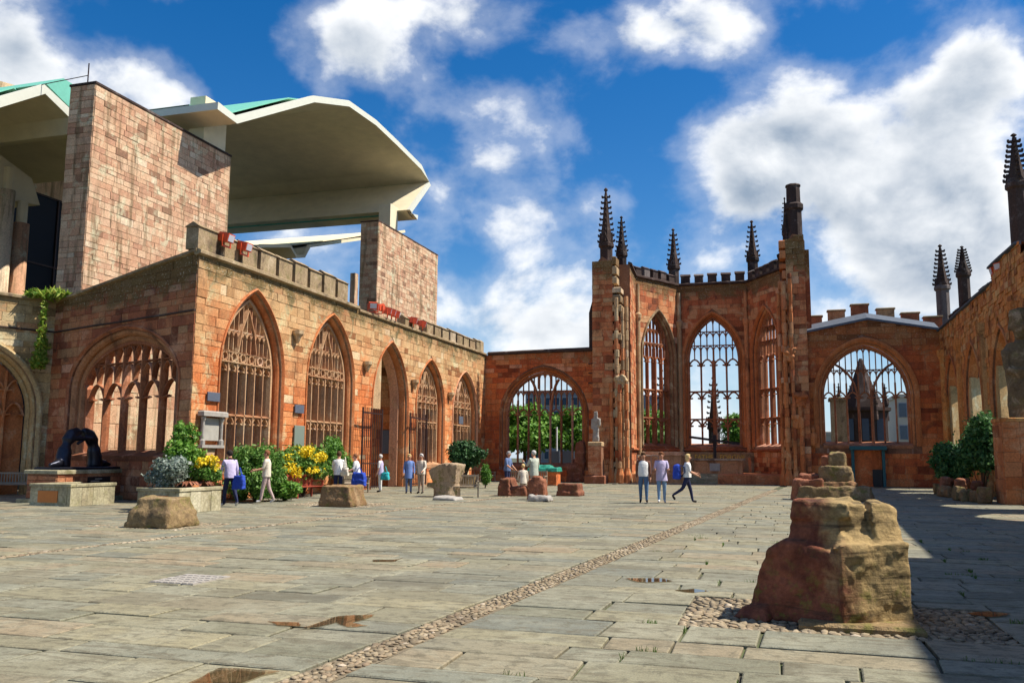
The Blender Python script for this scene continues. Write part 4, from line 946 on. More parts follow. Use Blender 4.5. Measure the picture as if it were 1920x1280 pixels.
# ---- south wall (in shade, casts the long shadow; sun falls through its windows)
def south_wall():
    t = thing('south_ruin_wall', 'rough brown sandstone wall in shade along the right with narrow sunlit reveals', 'wall', (9, 40, 0))
    fr = Frame((9.0, 56.0), (9.0, -6), -1); S = lambda y: 56-y
    ops = [Op(S(y+1.95), S(y-1.95), 1.3, 4.4, 7.2) for y in (53.0, 47.4, 41.5, 35.6, 29.7, 23.8)]
    prof = [(0, 9.1), (13.6, 9.3), (13.6001, 10.0), (18.4, 10.0), (18.4001, 9.45), (30, 9.55), (38, 10.15), (38.0001, 11.9), (62, 12.5)]
    wall_core(t, fr, prof, ops, 1.0, 'mortar'); blocks(t, fr, prof, ops, 'south', .24, (.3, .75), clear=.2, proud=(.0, .07), gap=.012, srange=(0, 26))
    for o in ops:
        moulding(t, fr, o, 'trim', ((.02, .16, -.05, .08), (-.1, .12, -.5, -.1)))
        yf = 56-o.s0; m = MB(); q = [(9.12, yf+.02), (9.12, yf-.62), (9.15, yf-.62), (10.02, yf+.02)]; m.prism(q, lambda p: (p[0], p[1], o.sill), lambda p: (p[0], p[1], o.spring+1.3)); m.build('jamb_splay', 'yellow', t)
    string_course(t, fr, 0, 13.6, 8.98, .16, .16, 'lead', 9.2, 'lead_flashing'); string_course(t, fr, 13.6, 18.4, 9.9, .16, .16, 'lead', None, 'lead_flashing')
    for x, y in ((8.86, 55.0), (8.86, 50.2), (8.86, 44.4), (8.86, 38.5)):
        m = MB(); m.lathe([(.34, 0), (.34, .5), (.22, .7), (.2, 7.2), (.32, 7.5), (.32, 7.8)], (x+.1, y, 0), 8); m.build('wall_shaft', 'south', t)
    merlons(t, fr, .2, 13.0, lambda a: 9.35, .62, 1.1, .3, .5, 'dark', -.5)
    # pinnacles of the buttresses outside
    for u, v, vs, vb, x, nm, r in ((1762, 458, 542, 600, 10.6, 'a', .42), (1803, 461, 515, 580, 11.2, 'b', .36), (1900, 250, 352, 440, 10.6, 'c', .40)):
        a = px(u, v, x); z_s = px(u, vs, x).z; crocket_pinnacle(t, (x, a.y), 8.2, z_s, a.z, r, 'dark', 9)
south_wall()

# ================================================================== THE NEW BUILDING BEHIND
def porch():
    y0 = 31.67; xw = py(133, 165, y0).x
    def slab(nm, label, x0, x1, ya, yb, z, zlow):
        t = thing(nm, label, 'pier', ((x0+x1)/2, ya, 0)); m = MB(); m.box(x0, x1-.001, ya, yb, 0, z); m.build('core', 'mortar_pale', t)
        f1 = Frame((x1, ya), (x1, yb), -1); blocks(t, f1, [(0, z), (yb-ya, z)], [], 'slab', .28, (.4, .95), zmin=zlow, nobj=230, proud=(.012, .035), gap=.016)
        f2 = Frame((x0, ya), (x1, ya), -1); blocks(t, f2, [(0, z), (x1-x0, z)], [], 'slab', .28, (.35, .7), zmin=zlow, nobj=65, proud=(.012, .035), gap=.016)
        m = MB(); m.box(x0-.05, x1+.05, ya-.05, yb+.05, z+.003, z+.12, .02); m.build('capping', 'dark', t)
    slab('tall_stone_pier', 'tall plain pink sandstone pier at left, streaked below its top, partly shaded by the canopy', xw, -30.0, y0, 42.2, 18.66, 7.2)
    slab('tall_stone_pier', 'smaller looking distant sandstone pier under the right end of the canopy', -30.3, -28.85, 59.4, 71.5, 19.25, 8.0)
    # great canopy: folded vault carried over the gap
    def shell(nm, label, prof, xf, xb, th=.5, soff='soffit', roof='copper', fas='fascia'):
        t = thing(nm, label, 'canopy', ((xf+xb)/2, prof[len(prof)//2][0], prof[0][1]))
        n = len(prof); nr = []
        for i in range(n):
            p, q = prof[max(i-1, 0)], prof[min(i+1, n-1)]; l = math.hypot(q[0]-p[0], q[1]-p[1]); nr.append((-(q[1]-p[1])/l, (q[0]-p[0])/l))
        up = [(a+nr[i][0]*th, z+nr[i][1]*th) for i, (a, z) in enumerate(prof)]; up2 = [(a+nr[i][0]*(th+.07), z+nr[i][1]*(th+.07)) for i, (a, z) in enumerate(prof)]
        m = MB()
        for i in range(n-1):
            m.add([(xf-.02, *prof[i]), (xf-.02, *prof[i+1]), (xb, *prof[i+1]), (xb, *prof[i])], [(0, 1, 2, 3)])
        m.build('soffit', soff, t, fix=False)
        m = MB()
        for i in range(n-1):
            m.add([(xf, *prof[i]), (xf, *prof[i+1]), (xf, *up[i+1]), (xf, *up[i]), (xf-.25, prof[i][0], prof[i][1]+.01), (xf-.25, prof[i+1][0], prof[i+1][1]+.01), (xf-.25, *up[i+1]), (xf-.25, *up[i])], [(0, 1, 2, 3), (4, 7, 6, 5), (0, 4, 5, 1), (3, 2, 6, 7)])
        for k in (0, n-1): m.add([(xf, *prof[k]), (xf, *up[k]), (xb, *up[k]), (xb, *prof[k])], [(0, 1, 2, 3)])
        m.build('fascia', fas, t)
        m = MB()
        for i in range(n-1):
            m.add([(xf-1.8, *up[i]), (xf-1.8, *up[i+1]), (xb, *up[i+1]), (xb, *up[i]), (xf-1.8, *up2[i]), (xf-1.8, *up2[i+1]), (xb, *up2[i+1]), (xb, *up2[i])], [(0, 1, 2, 3), (4, 7, 6, 5), (0, 4, 5, 1), (2, 6, 7, 3)])
        m.build('roof_sheet', roof, t); return t
    X = -28.0
    pts = [px(u, v, X) for u, v in ((408, 205), (445, 232), (590, 192), (655, 200), (705, 235), (745, 273), (790, 318), (805, 341), (768, 393), (783, 412))]
    t = shell('porch_canopy', 'huge curved pale canopy with beige underside spanning between the two piers', [(p.y, p.z) for p in pts], X, X-24, .42)
    for x, ya, yb, z0 in ((-30.6, 39.8, 41.8, 18.8), (-29.6, 62.0, 63.4, 19.38)): m = MB(); m.box(x-.5, x+.5, ya, yb, z0, 21.4); m.build('bearing_block', 'soffit', t)
    lp = [px(u, v, -36) for u, v in ((470, 476), (492, 464), (545, 464), (556, 484), (572, 483), (582, 464), (680, 450), (760, 436))]
    t = shell('rear_canopy', 'lower beige canopy glimpsed beneath the great canopy', [(p.y, p.z) for p in lp], -36, -60, .25, roof='soffit', fas='soffit')
    for u, v in ((528, 540), (668, 545)): 
        p = px(u, v, -46); m = MB(); m.box(-46.6, -46, p.y-.4, p.y+.4, 3, p.z+2); m.build('post', 'slab', t)
    wp = [px(u, v, -33) for u, v in ((-120, 240), (0, 202), (85, 176), (130, 220))]
    t = shell('west_canopy', 'pale angular canopy with green copper roof at the upper left corner', [(p.y, p.z) for p in wp]+[(33.5, 17.2), (37.0, 18.6), (40.5, 17.6)], -33, -47, .45)
    m = MB(); p = px(85, 176, -33); q = px(130, 220, -33); m.add([(-33, p.y, p.z+.5), (-33, q.y, q.z+.5), (-33, q.y+1.6, q.z+1.6), (-33, p.y+1, p.z+1.2), (-40, p.y, p.z+.5), (-40, q.y, q.z+.5), (-40, q.y+1.6, q.z+1.6), (-40, p.y+1, p.z+1.2)], [(0, 1, 2, 3), (4, 7, 6, 5), (0, 4, 5, 1), (3, 2, 6, 7), (0, 3, 7, 4), (1, 5, 6, 2)]); m.build('copper_upstand', 'copper', t)
    bp = [px(u, v, -38) for u, v in ((-80, 262), (0, 290), (60, 335), (75, 385), (0, 372), (-80, 350))]
    m = MB(); m.prism([(p.y, p.z) for p in bp], lambda p: (-38, p[0], p[1]), lambda p: (-44, p[0], p[1])); m.build('soffit_beam', 'soffit', t)
    for u, lab in ((30, 'round stone column in front of the dark glass, nearer the tall pier'), (-2, 'round stone column in front of the dark glass at the left edge')):
        a = px(u, 540, -38); z1 = px(u, 395 if u > 10 else 330, -38).z; c = thing('porch_column', lab, 'column', (-38, a.y, 0), 'columns under the west canopy')
        m = MB(); m.lathe([(.42, 0), (.40, z1-.6)], (-38, a.y, 0), 16); m.build('shaft', 'slab', c, smooth=True); m = MB(); m.lathe([(.27, z1-.6), (.27, z1+.6)], (-38, a.y, 0), 12); m.build('neck', 'soffit', c)
    g = thing('glass_screen', 'dark glazed wall of the modern building behind the left pier', 'glass wall', (-46, 40, 0))
    k = 0
    for j in range(24):
        for i in range(4):
            ya = 22+j*3.0; m = MB(); m.box(-46.1, -46, ya+.05, ya+2.95, i*4.6+.05, i*4.6+4.55); m.build('glass_pane', 'glass', g)
    for j in range(25): m = MB(); m.box(-46.15, -45.9, 22+j*3-.05, 22+j*3+.05, 0, 18.4); m.build('mullion', 'iron', g)
    for i in range(5): m = MB(); m.box(-46.14, -45.91, 21.95, 94.1, i*4.6-.045, i*4.6+.045); m.build('transom', 'iron', g)
    p = px(0, 152, -47); q = px(70, 172, -47); m = MB(); m.prism([(p.y-6, 0), (q.y+6, 0), (q.y+6, q.z-2.3), (q.y, q.z), (p.y, p.z), (p.y-6, p.z+1)], lambda p: (-47, p[0], p[1]), lambda p: (-49, p[0], p[1])); world_thing(m, 'stone_block_tower', 'slab', 'strip of stone building above the canopy at the top left', 'building')
porch()
p = px(163, 175, -30.8); m = MB(); m.tube([(-30.8, p.y, 18.7), (-30.8, p.y, 19.9)], .03, 6); m.tube([(-30.8, p.y, 19.3), (-33.0, p.y-.5, 18.9)], .02, 6); world_thing(m, 'lightning_rod', 'iron', 'thin metal rod on top of the tall pier at left', 'rod')

# ================================================================== LOOSE STONES AND FURNITURE
def mpp(P): return (CAM_R.transposed() @ (Vector(P)-Vector((0, 0, EYE)))).z*-1/F_PX       # metres per photograph pixel at P
def broken_pier():
    t = thing('broken_pier', 'large broken pier base in the right foreground, half in shadow', 'pier base', (.45, 9.9, 0)); o = (.45, 9.9, 0); L = lambda pts: [(x-.45, y-9.9, z) for x, y, z in pts]
    lump = [L([(-.36, 9.8, 0), (-.3, 10.5, 0), (.5, 9.42, 0), (.6, 10.4, 0), (-.35, 9.85, .22), (-.27, 9.8, .5), (-.17, 9.78, .7), (-.02, 9.72, .80), (.35, 9.6, .78), (.1, 10.4, .8), (.5, 9.46, .7), (.55, 10.3, .8)]),
            L([(-.55, 9.75, 0), (-.2, 9.55, 0), (-.1, 9.95, 0), (-.3, 10.1, 0), (-.45, 9.8, .09), (-.2, 9.7, .14), (-.2, 10, .14)]),
            L([(.02, 9.74, .7), (.6, 9.5, .7), (.62, 10.2, .7), (.05, 10.3, .7), (.1, 9.8, 1.1), (.5, 9.66, 1.08), (.5, 10.2, 1.1), (.12, 10.2, 1.12)])]
    lumps_ = lump
    0 and rock('eroded_core', 'basered', lump, .028, .055, .3, t, o, 2, .014)
    blk = [L([(.5, 9.36, 0), (1.2, 9.8, 0), (1.2, 10.6, 0), (.4, 10.6, 0), (.5, 9.36, .80), (1.18, 9.78, .80), (1.18, 10.55, .82), (.4, 10.5, .82)]),
           L([(.06, 9.74, 1.02), (.64, 9.6, 1.05), (.7, 10.5, 1.05), (.1, 10.5, 1.05), (.1, 9.76, 1.2), (.62, 9.64, 1.2), (.7, 10.45, 1.22), (.12, 10.45, 1.22)]),
           L([(.55, 9.62, .78), (.80, 9.72, .78), (.8, 10.4, .78), (.55, 10.4, .78), (.52, 9.68, 1.18), (.78, 9.78, 1.18), (.78, 10.4, 1.2), (.52, 10.4, 1.2)]),
           L([(.7, 9.72, .78), (.95, 9.8, .78), (.95, 10.4, .78), (.7, 10.4, .78), (.7, 9.8, 1.13), (.92, 9.86, 1.13), (.92, 10.4, 1.15), (.7, 10.4, 1.15)]),
           L([(.86, 9.66, .78), (1.14, 9.86, .78), (1.14, 10.5, .78), (.84, 10.5, .78), (.84, 9.76, 1.2), (1.02, 9.9, 1.2), (1.12, 10.02, 1.08), (1.12, 10.45, 1.1), (.84, 10.45, 1.2)]),
           L([(.45, 9.44, .76), (1.17, 9.8, .76), (1.17, 10.5, .76), (.45, 10.5, .76), (.6, 9.62, .9), (1.1, 9.95, .9), (1.1, 10.4, .9), (.6, 10.4, .9)])]
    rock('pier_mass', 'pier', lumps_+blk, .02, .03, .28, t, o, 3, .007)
    m = MB(); m.box(.1, 1.25, 9.3, 10.7, -.03, .06, .03); m.build('foot_slab', 'base', t)
broken_pier()
def stone(label, u0, u1, vb, vt, mat='basered', parts=None, depth=None, voxel=.05, disp=.05, name='column_stump', cat='stone', group=None, z=0.0, tp=.08, ch=.0, jx=.03):
    P = gnd((u0+u1)/2, vb, z); k = mpp(P); w = (u1-u0)*k; h = (vb-vt)*k; d = depth or w; c = Vector((P.x, P.y+d*.45, z)); loc = c
    if parts: pts = [[(x*w, y*d, zz*h) for x, y, zz in p] for p in parts]
    else: pts = [hullbox(-w/2, w/2, -d/2, d/2, 0, h, tp*w, ch*w, jx)]
    return tag(rock(name, mat, pts, voxel, disp, .4, None, loc, 3), label, cat, group)
def B_(x0, x1, y0, y1, z0, z1, t=0.0):
    return [(x0, y0, z0), (x1, y0, z0), (x1, y1, z0), (x0, y1, z0), (x0+t, y0+t, z1), (x1-t, y0+t, z1), (x1-t, y1-t, z1), (x0+t, y1-t, z1)]
G = 'stumps of the lost columns'
stone('squat mossy tapered stump nearest the left planters', 228, 324, 990, 934, 'base', [B_(-.5, .5, -.5, .5, 0, .55, .04), B_(-.45, .45, -.45, .45, .4, 1, .1)], group=G)
stone('squarish brown stump in front of the yellow flowering bush', 594, 661, 950, 911, 'base', [B_(-.5, .5, -.5, .5, 0, .8, .04), B_(-.46, .46, -.46, .46, .6, 1, .02)], group=G)
stone('low grooved red stump left of the stone figure', 1041, 1087, 930, 907, 'basered', [B_(-.5, .5, -.5, .5, 0, .35)]+[B_(-.45+i*.18, -.30+i*.18, -.45, .45, .2, 1, .01) for i in range(5)], voxel=.04, group=G)
stone('goblet shaped column fragment with a slanting broken top', 798, 858, 932, 868, 'base', [[(x*.38, y*.38, 0) for x, y in ((-1, -.6), (-.6, -1), (.6, -1), (1, -.6), (1, .6), (.6, 1), (-.6, 1), (-1, .6))]+[(x*.36, y*.36, .45) for x, y in ((-1, -.6), (-.6, -1), (.6, -1), (1, -.6), (1, .6), (.6, 1), (-.6, 1), (-1, .6))],
      [(-.36, -.36, .44), (.3, -.36, .44), (.3, .36, .44), (-.36, .36, .44), (-.5, -.45, .78), (-.5, .45, .78), (-.12, -.48, .95), (.12, -.48, 1), (.12, .4, 1), (-.3, .45, .9)], [(.2, -.34, .44), (.38, -.3, .44), (.38, .36, .44), (.2, .36, .44), (.2, -.5, 1), (.5, -.4, .96), (.5, .4, .95), (.2, .4, 1)], [(-.58, -.3, .28), (-.3, -.35, .28), (-.3, .1, .28), (-.55, .1, .4), (-.56, -.3, .42), (-.3, -.3, .42)]], voxel=.04, disp=.03, group=G)
stone('flat grey slab under the goblet shaped fragment', 808, 856, 938, 931, 'greystone', depth=1.0, disp=.02, name='foot_slab')
stone('rough broad column stone left of the man in the pale jacket', 932, 986, 930, 897, 'basered', [B_(-.5, -.05, -.5, .5, 0, 1, .05), B_(-.1, .5, -.4, .5, 0, .55, .03)], group=G)
stone('upright worn column stone hiding the legs of the man in the pale jacket', 986, 1021, 937, 893, 'basered', [B_(-.5, .5, -.4, .4, 0, .85, .06), B_(-.25, .3, -.42, .2, .3, 1, .05), B_(-.35, .2, -.6, .3, 0, .2)], group=G)
stone('pale low rubble at the foot of the worn column stone', 985, 1030, 940, 930, 'greystone', disp=.08, name='rubble_stone')
# fragments piled on the line of the south arcade
GP = 'carved fragments piled behind the broken pier'
for lab, u0, u1, vb, vt, z, mt in (('broad bottom slab of the fragment pile', 1500, 1628, 941, 920, 0, 'base'), ('tilted rough block on the left of the fragment pile', 1488, 1545, 938, 905, 0, 'basered'), ('long flat fragment across the middle of the pile', 1520, 1605, 930, 908, .25, 'base'),
                                  ('rounded drum in the middle of the fragment pile', 1540, 1598, 918, 880, .55, 'base'), ('small broken lump on the left flank of the pile', 1500, 1540, 915, 893, .45, 'basered'), ('upright block crowning the fragment pile', 1556, 1586, 884, 852, 1.3, 'base'), ('small chipped block beside the crowning block', 1543, 1560, 884, 860, 1.3, 'basered'), ('squat block leaning on the right of the pile', 1595, 1628, 938, 918, .0, 'base')):
    P = Vector((gnd((u0+u1)/2, 938).x, 37.5, 0)); k = 37.0/F_PX; w = (u1-u0)*k; h = (vb-vt)*k+.05; q = py((u0+u1)/2, vb, 37.3)
    tag(rock('carved_fragment', mt, [hullbox(-w/2, w/2, -w*.35, w*.35, 0, h, .05*w, .08*w, .05)], .05, .06, .4, None, (q.x, 37.5+random.uniform(-.2, .2), max(0, q.z)), 3), lab, 'stone', GP)
# ---- planters
def planter(label, corner, u_left, u_right, v_top, plate):
    c = gnd(*corner); x1, y0 = c.x, c.y; x0 = py(u_left, corner[1]-5, y0).x; y1 = px(u_right, corner[1]-5, x1).y; z = py(corner[0], v_top, y0).z
    t = thing('stone_planter', label, 'planter', ((x0+x1)/2, (y0+y1)/2, 0)); m = MB(); w = .12
    n = 4; L = y1-y0
    for i in range(n): m = MB(); m.box(x1-w, x1+random.uniform(0, .008), y0+L*i/n+.006, y0+L*(i+1)/n-.006, 0, z-.09); m.build('side_slab', 'plant', t)
    n = 3; L = x1-w-x0
    for i in range(n): m = MB(); m.box(x0+L*i/n+.006, x0+L*(i+1)/n-.006, y0-random.uniform(0, .008), y0+w, 0, z-.09); m.build('end_slab', 'plant', t)
    m = MB(); m.box(x0, x0+w, y0+w, y1, 0, z-.09); m.box(x0+w, x1-w, y1-w, y1, 0, z-.09); m.build('back_slabs', 'plant', t)
    for a in ((x0-.03, x1+.03, y0-.03, y0+.2), (x1-.2, x1+.03, y0+.21, y1+.03), (x0-.03, x0+.2, y0+.21, y1+.03)): m = MB(); m.box(*a, z-.088, z, .015); m.build('rim', 'plant', t)
    m = MB(); m.box(x0+.1, x1-.1, y0+.1, y1-.1, 0, z-.12); m.build('soil', 'soil', t)
    a = py(plate[0], plate[2], y0); b = py(plate[1], plate[3], y0); m = MB(); m.box(a.x, b.x, y0-.035, y0-.012, b.z, a.z); m.build('brass_plate', 'orange', t)
    return x0, x1, y0, y1, z
PL1 = planter('low stone planter box below the bronze sculpture, with an orange plate', (130, 949), 55, 214, 907, (73, 108, 919, 942))
PL2 = planter('low stone planter box full of shrubs beside the mossy stump', (334, 963), 256, 413, 915, (274, 315, 928, 945))
# ---- sculpture on its brick plinth
def sculpture():
    y0 = 23.6; x1 = py(107, 890, y0).x; x0 = py(52, 890, y0).x; y1 = min(px(250, 890, x1).y, 26.7); z = py(107, 881, y0).z
    t = thing('brick_plinth', 'low brick plinth carrying the dark bronze sculpture', 'plinth', ((x0+x1)/2, (y0+y1)/2, 0))
    m = MB(); m.box(x0, x1, y0, y1, 0, z-.13); m.build('core', 'mortar', t); m = MB(); m.box(x0-.08, x1+.08, y0-.08, y1+.08, z-.128, z, .02); m.build('plinth_cap', 'plant', t); m = MB(); m.box(x0-.2, x1+.2, y0-.2, y1+.2, 0, .14, .02); m.build('plinth_base', 'plant', t)
    blocks(t, Frame((x1, y0), (x1, y1), -1), [(0, z-.13), (y1-y0, z-.13)], [], 'brick', .13, (.26, .42), zmin=.15, nobj=90, gap=.016, name='brick'); blocks(t, Frame((x0, y0), (x1, y0), -1), [(0, z-.13), (x1-x0, z-.13)], [], 'brick', .13, (.26, .42), zmin=.15, nobj=50, gap=.016, name='brick')
    a = px(162, 895, x1); b = px(203, 906, x1); m = MB(); m.box(x1+.055, x1+.075, a.y, b.y, b.z-.1, a.z+.02); pl = m.build('name_plate', 'black', t)
    for k, (f0, f1) in enumerate(((.3, .62), (.12, .5), (.55, .9))): m = MB(); zz = a.z-.04-k*.075; m.box(x1+.076, x1+.079, a.y+(b.y-a.y)*f0, a.y+(b.y-a.y)*f1, zz-.022, zz+.01); m.build('engraved_line', 'marble', pl)
    s = thing('bronze_sculpture', 'dark bronze sculpture of two kneeling shapes leaning together on a plinth', 'sculpture', ((x0+x1)/2, (y0+y1)/2, z))
    cx, cy = (x0+x1)/2, (y0+y1)/2; m = MB(); m.box(x0+.1, x1-.05, y0+.15, y1-.15, z+.002, z+.09, .02); m.build('base_plate', 'bronze', s)
    zb = z+.09; ya, yb = cy-.62, cy+.62
    # a generic pair of tapering forms that lean in and meet, with a draped foot each
    def form(sg):
        bx = [(0, -.02, 0, .27), (0, 0, .3, .25), (0, .06, .6, .23), (0, .16, .9, .22), (0, .32, 1.12, .2), (0, .52, 1.2, .17), (0, .66, 1.16, .14)]
        pts = [Vector((cx+a, (cy-sg*.72)+sg*b, zb+c)) for a, b, c, r in bx]
        m = MB(); m.tube(pts, [r for *_, r in bx], 14); m.tube([(cx, cy-sg*.72, zb+.14), (cx+.1, cy-sg*1.05, zb+.12), (cx+.1, cy-sg*1.4, zb+.06)], [.2, .14, .06], 10); m.tube([pts[3]+Vector((.1, 0, .05)), (cx+.22, cy+sg*.0, zb+.98), (cx+.12, cy+sg*.28, zb+.78)], [.1, .075, .06], 10)
        o = m.build('leaning_form', 'bronze', s, smooth=True); md = o.modifiers.new('r', 'REMESH'); md.mode = 'VOXEL'; md.voxel_size = .035; md.use_smooth_shade = True; sm = o.modifiers.new('s', 'SMOOTH'); sm.iterations = 5
    form(1); form(-1)
    return z
sculpture()
# ---- figure on a pedestal by the apse, tall plinth and carved figure at the right edge
def figure_pillar():
    c = py(1118, 915, 53.6); x, y = c.x, 53.6
    t = thing('statue_pedestal', 'tapering red stone pedestal left of the apse pier', 'pedestal', (x, y, 0)); m = MB(); m.box(x-.62, x+.62, y-.6, y+.6, 0, .5, .06); m.build('foot', 'basered', t)
    zt = py(1118, 828, y).z; m = MB(); m.lathe([(.62, .5), (.52, zt-.25)], (x, y, 0), 4, math.pi/4); m.build('core', 'mortar', t)
    for k, (xx) in enumerate((-1,)): blocks(t, Frame((x-.42, y-.435), (x+.42, y-.435), -1), [(0, zt-.25), (.84, zt-.25)], [], 'brick', .2, (.25, .4), zmin=.52, nobj=40)
    m = MB(); m.box(x-.42, x+.42, y-.42, y+.42, zt-.25, zt, .05); m.build('cap', 'trimpale', t)
    k = mpp((x, y, 2)); h = (828-770)*k
    tag(rock('stone_statue', 'greystone', [hullbox(-.2, .2, -.15, .15, 0, h*.42, .04), [(-.16, -.1, h*.4), (.16, -.1, h*.4), (.16, .1, h*.4), (-.16, .1, h*.4), (-.27, -.12, h*.75), (.27, -.12, h*.75), (.27, .12, h*.75), (-.27, .12, h*.75)], hullbox(-.12, .12, -.12, .12, h*.74, h*.98, .02), hullbox(-.3, -.18, -.1, .12, h*.42, h*.74, .01), hullbox(.18, .3, -.2, .02, h*.5, h*.74, .01)], .045, .03, .2, None, (x, y, zt), 3), 'small weathered grey figure standing on the red pedestal', 'statue')
    # right edge
    a = gnd(1872, 946); x0, y0 = a.x+.28, a.y; z = py(1872, 790, y0).z; x1 = 8.95; y1 = y0+1.5
    t = thing('ashlar_plinth', 'tall red ashlar plinth at the right edge beside the bushes', 'plinth', ((x0+x1)/2, y0+.7, 0)); m = MB(); m.box(x0, x1, y0, y1, 0, z); m.build('core', 'mortar_pale', t); m = MB(); m.box(x0-.06, x1, y0-.06, y1, z+.002, z+.14, .02); m.build('plinth_cap', 'south', t)
    blocks(t, Frame((x0, y0), (x1, y0), -1), [(0, z), (x1-x0, z)], [], 'trim', .42, (.42, .62), nobj=60); blocks(t, Frame((x0, y1), (x0, y0), -1), [(0, z), (y1-y0, z)], [], 'trim', .42, (.42, .62), nobj=60)
    h = 4.2; s_ = .95; x = x0+1.0; y = y0+.72
    ring = lambda z, rx, ry, cy=0, cx=0, n=10: [(cx+rx*math.cos(2*math.pi*i/n), cy+ry*math.sin(2*math.pi*i/n), z) for i in range(n)]
    parts = [ring(0, .6, .42)+ring(1.3, .55, .4)+ring(2.0, .62, .42), ring(1.9, .62, .42)+ring(2.5, .72, .4)+ring(2.85, .5, .3), ring(2.75, .22, .22)+ring(3.15, .24, .24), ring(3.0, .22, .26, -.1)+ring(3.4, .33, .38, -.05)+ring(3.9, .36, .42)+ring(4.15, .2, .25), ring(3.35, .42, .38, .1)+ring(4.1, .36, .36, .06),
             [(-.75, -.1, 2.6), (-.55, -.3, 2.6), (-.7, .15, 2.5), (-.72, -.3, 1.75), (-.55, -.45, 1.7), (-.5, -.2, 1.7)], [(-.75, -.4, 1.9), (-.7, -.3, 1.62), (.1, -.62, 1.75), (.1, -.5, 1.5), (.1, -.45, 1.8), (-.6, -.2, 1.8)], [(.75, -.1, 2.6), (.55, -.3, 2.6), (.7, .15, 2.5), (.6, -.4, 1.65), (.1, -.6, 1.55), (.1, -.45, 1.35)], [(-.04, -.5, 3.6), (.04, -.5, 3.6), (0, -.6, 3.3), (-.08, -.4, 3.25), (.08, -.4, 3.25)]]
    tag(rock('carved_stone_figure', 'coping', parts, .045, .03, .4, None, (x, y, z+.14), 3), 'bulky pale stone figure cut off by the right edge of the picture', 'statue')
figure_pillar()
# ---- plaques, memorial and lamps on the north wall
def wall_plaque(nm, label, u0, u1, v0, v1, mat, x=-18.93, th=.05):
    a = px(u0, v0, x); b = px(u1, v1, x); m = MB(); m.box(x, x+th, a.y, b.y, b.z, a.z, .01); return world_thing(m, nm, mat, label, 'plaque')
wall_plaque('slate_plaque', 'square slate plaque between the corner and the first tall window', 388, 410, 734, 753, 'slate'); wall_plaque('slate_plaque', 'square slate plaque between the first and second tall windows', 552, 568, 758, 775, 'slate')
wall_plaque('green_notice_panel', 'pale green panel above the yellow bush', 551, 568, 797, 836, 'leaf_grey'); wall_plaque('slate_plaque', 'tiny slate plaque between the two farthest windows', 860, 867, 780, 795, 'slate')
def memorial():
    a = px(374, 768, -18.9); b = px(413, 845, -18.9); y0, y1, z0, z1 = a.y, b.y, b.z, a.z; x = -18.93
    t = thing('wall_memorial', 'small pale marble wall memorial with side columns at the corner of the long wall', 'memorial', (x, (y0+y1)/2, z0))
    m = MB(); m.box(x, x+.06, y0+.15, y1-.15, z0+.35, z1-.25); m.build('tablet', 'marble', t)
    for y in (y0+.12, y1-.12): m = MB(); m.lathe([(.09, z0+.2), (.09, z0+.35), (.05, z0+.4), (.05, z1-.4), (.09, z1-.3), (.09, z1-.22)], (x+.12, y, 0), 8); m.build('side_column', 'greystone', t)
    m = MB(); m.box(x, x+.26, y0-.05, y1+.05, z1-.2, z1-.02, .04); m.build('cornice', 'greystone', t); m = MB(); m.box(x, x+.2, y0+.02, y1-.02, z0+.1, z0+.2); m.build('shelf', 'greystone', t)
    m = MB(); c = (y0+y1)/2; m.prism([(c-.28, z0+.1), (c+.28, z0+.1), (c+.2, z0-.15), (c, z0-.4), (c-.2, z0-.15)], lambda p: (x, p[0], p[1]), lambda p: (x+.1, p[0], p[1])); m.build('apron', 'trimpale', t)
memorial()
def passage():
    t = thing('passage_wall', 'shaded side wall of the passage seen through the open archway', 'wall', (-22.2, 43.5, 0)); f = Frame((-24.6, 43.5), (-19.95, 43.5), -1); pr = [(0, 7.2), (4.65, 7.2)]
    wall_core(t, f, pr, [], .5, 'mortar'); blocks(t, f, pr, [], 'north', .36, (.5, 1.0), nobj=80)
    a = py(714, 806, 43.4); b = py(731, 850, 43.4); m = MB(); m.box(a.x, b.x, 43.38, 43.43, b.z, a.z); world_thing(m, 'dark_memorial_board', 'slate', 'tall dark memorial board inside the open archway', 'plaque')
passage()
m = MB(); m.box(-25.6, -19.93, 36.8, 55.9, 7.55, 7.8); world_thing(m, 'shade_roof', 'lead', 'unseen flat lead roof added behind the long parapet to shade the windows', 'roof')  # unseen slab, added to darken what shows through the long wall's windows
GL = 'orange red floodlights on the parapets'
def floodlight(label, P, yaw):
    t = thing('floodlight', label, 'floodlight', P, GL); P = Vector(P); d = Vector((math.cos(yaw), math.sin(yaw), -.25)).normalized(); s_ = Vector((-d.y, d.x, 0)).normalized(); u_ = s_.cross(d)*-1
    m = MB(); m.obox(P+Vector((0, 0, .32)), d, s_, u_, .2, .2, .16); m.obox(P+Vector((0, 0, .32))-d*.26, d, s_, u_, .08, .13, .11); m.build('housing', 'lamp_red', t); m = MB(); m.obox(P+Vector((0, 0, .32))+d*.205, d, s_, u_, .01, .16, .12); m.build('lens', 'lens', t)
    m = MB(); m.bar(P+s_*.24, P+s_*.24+Vector((0, 0, .4)), .04); m.bar(P-s_*.24, P-s_*.24+Vector((0, 0, .4)), .04); m.bar(P+s_*.26, P-s_*.26, .05); m.build('bracket', 'lamp_red', t)
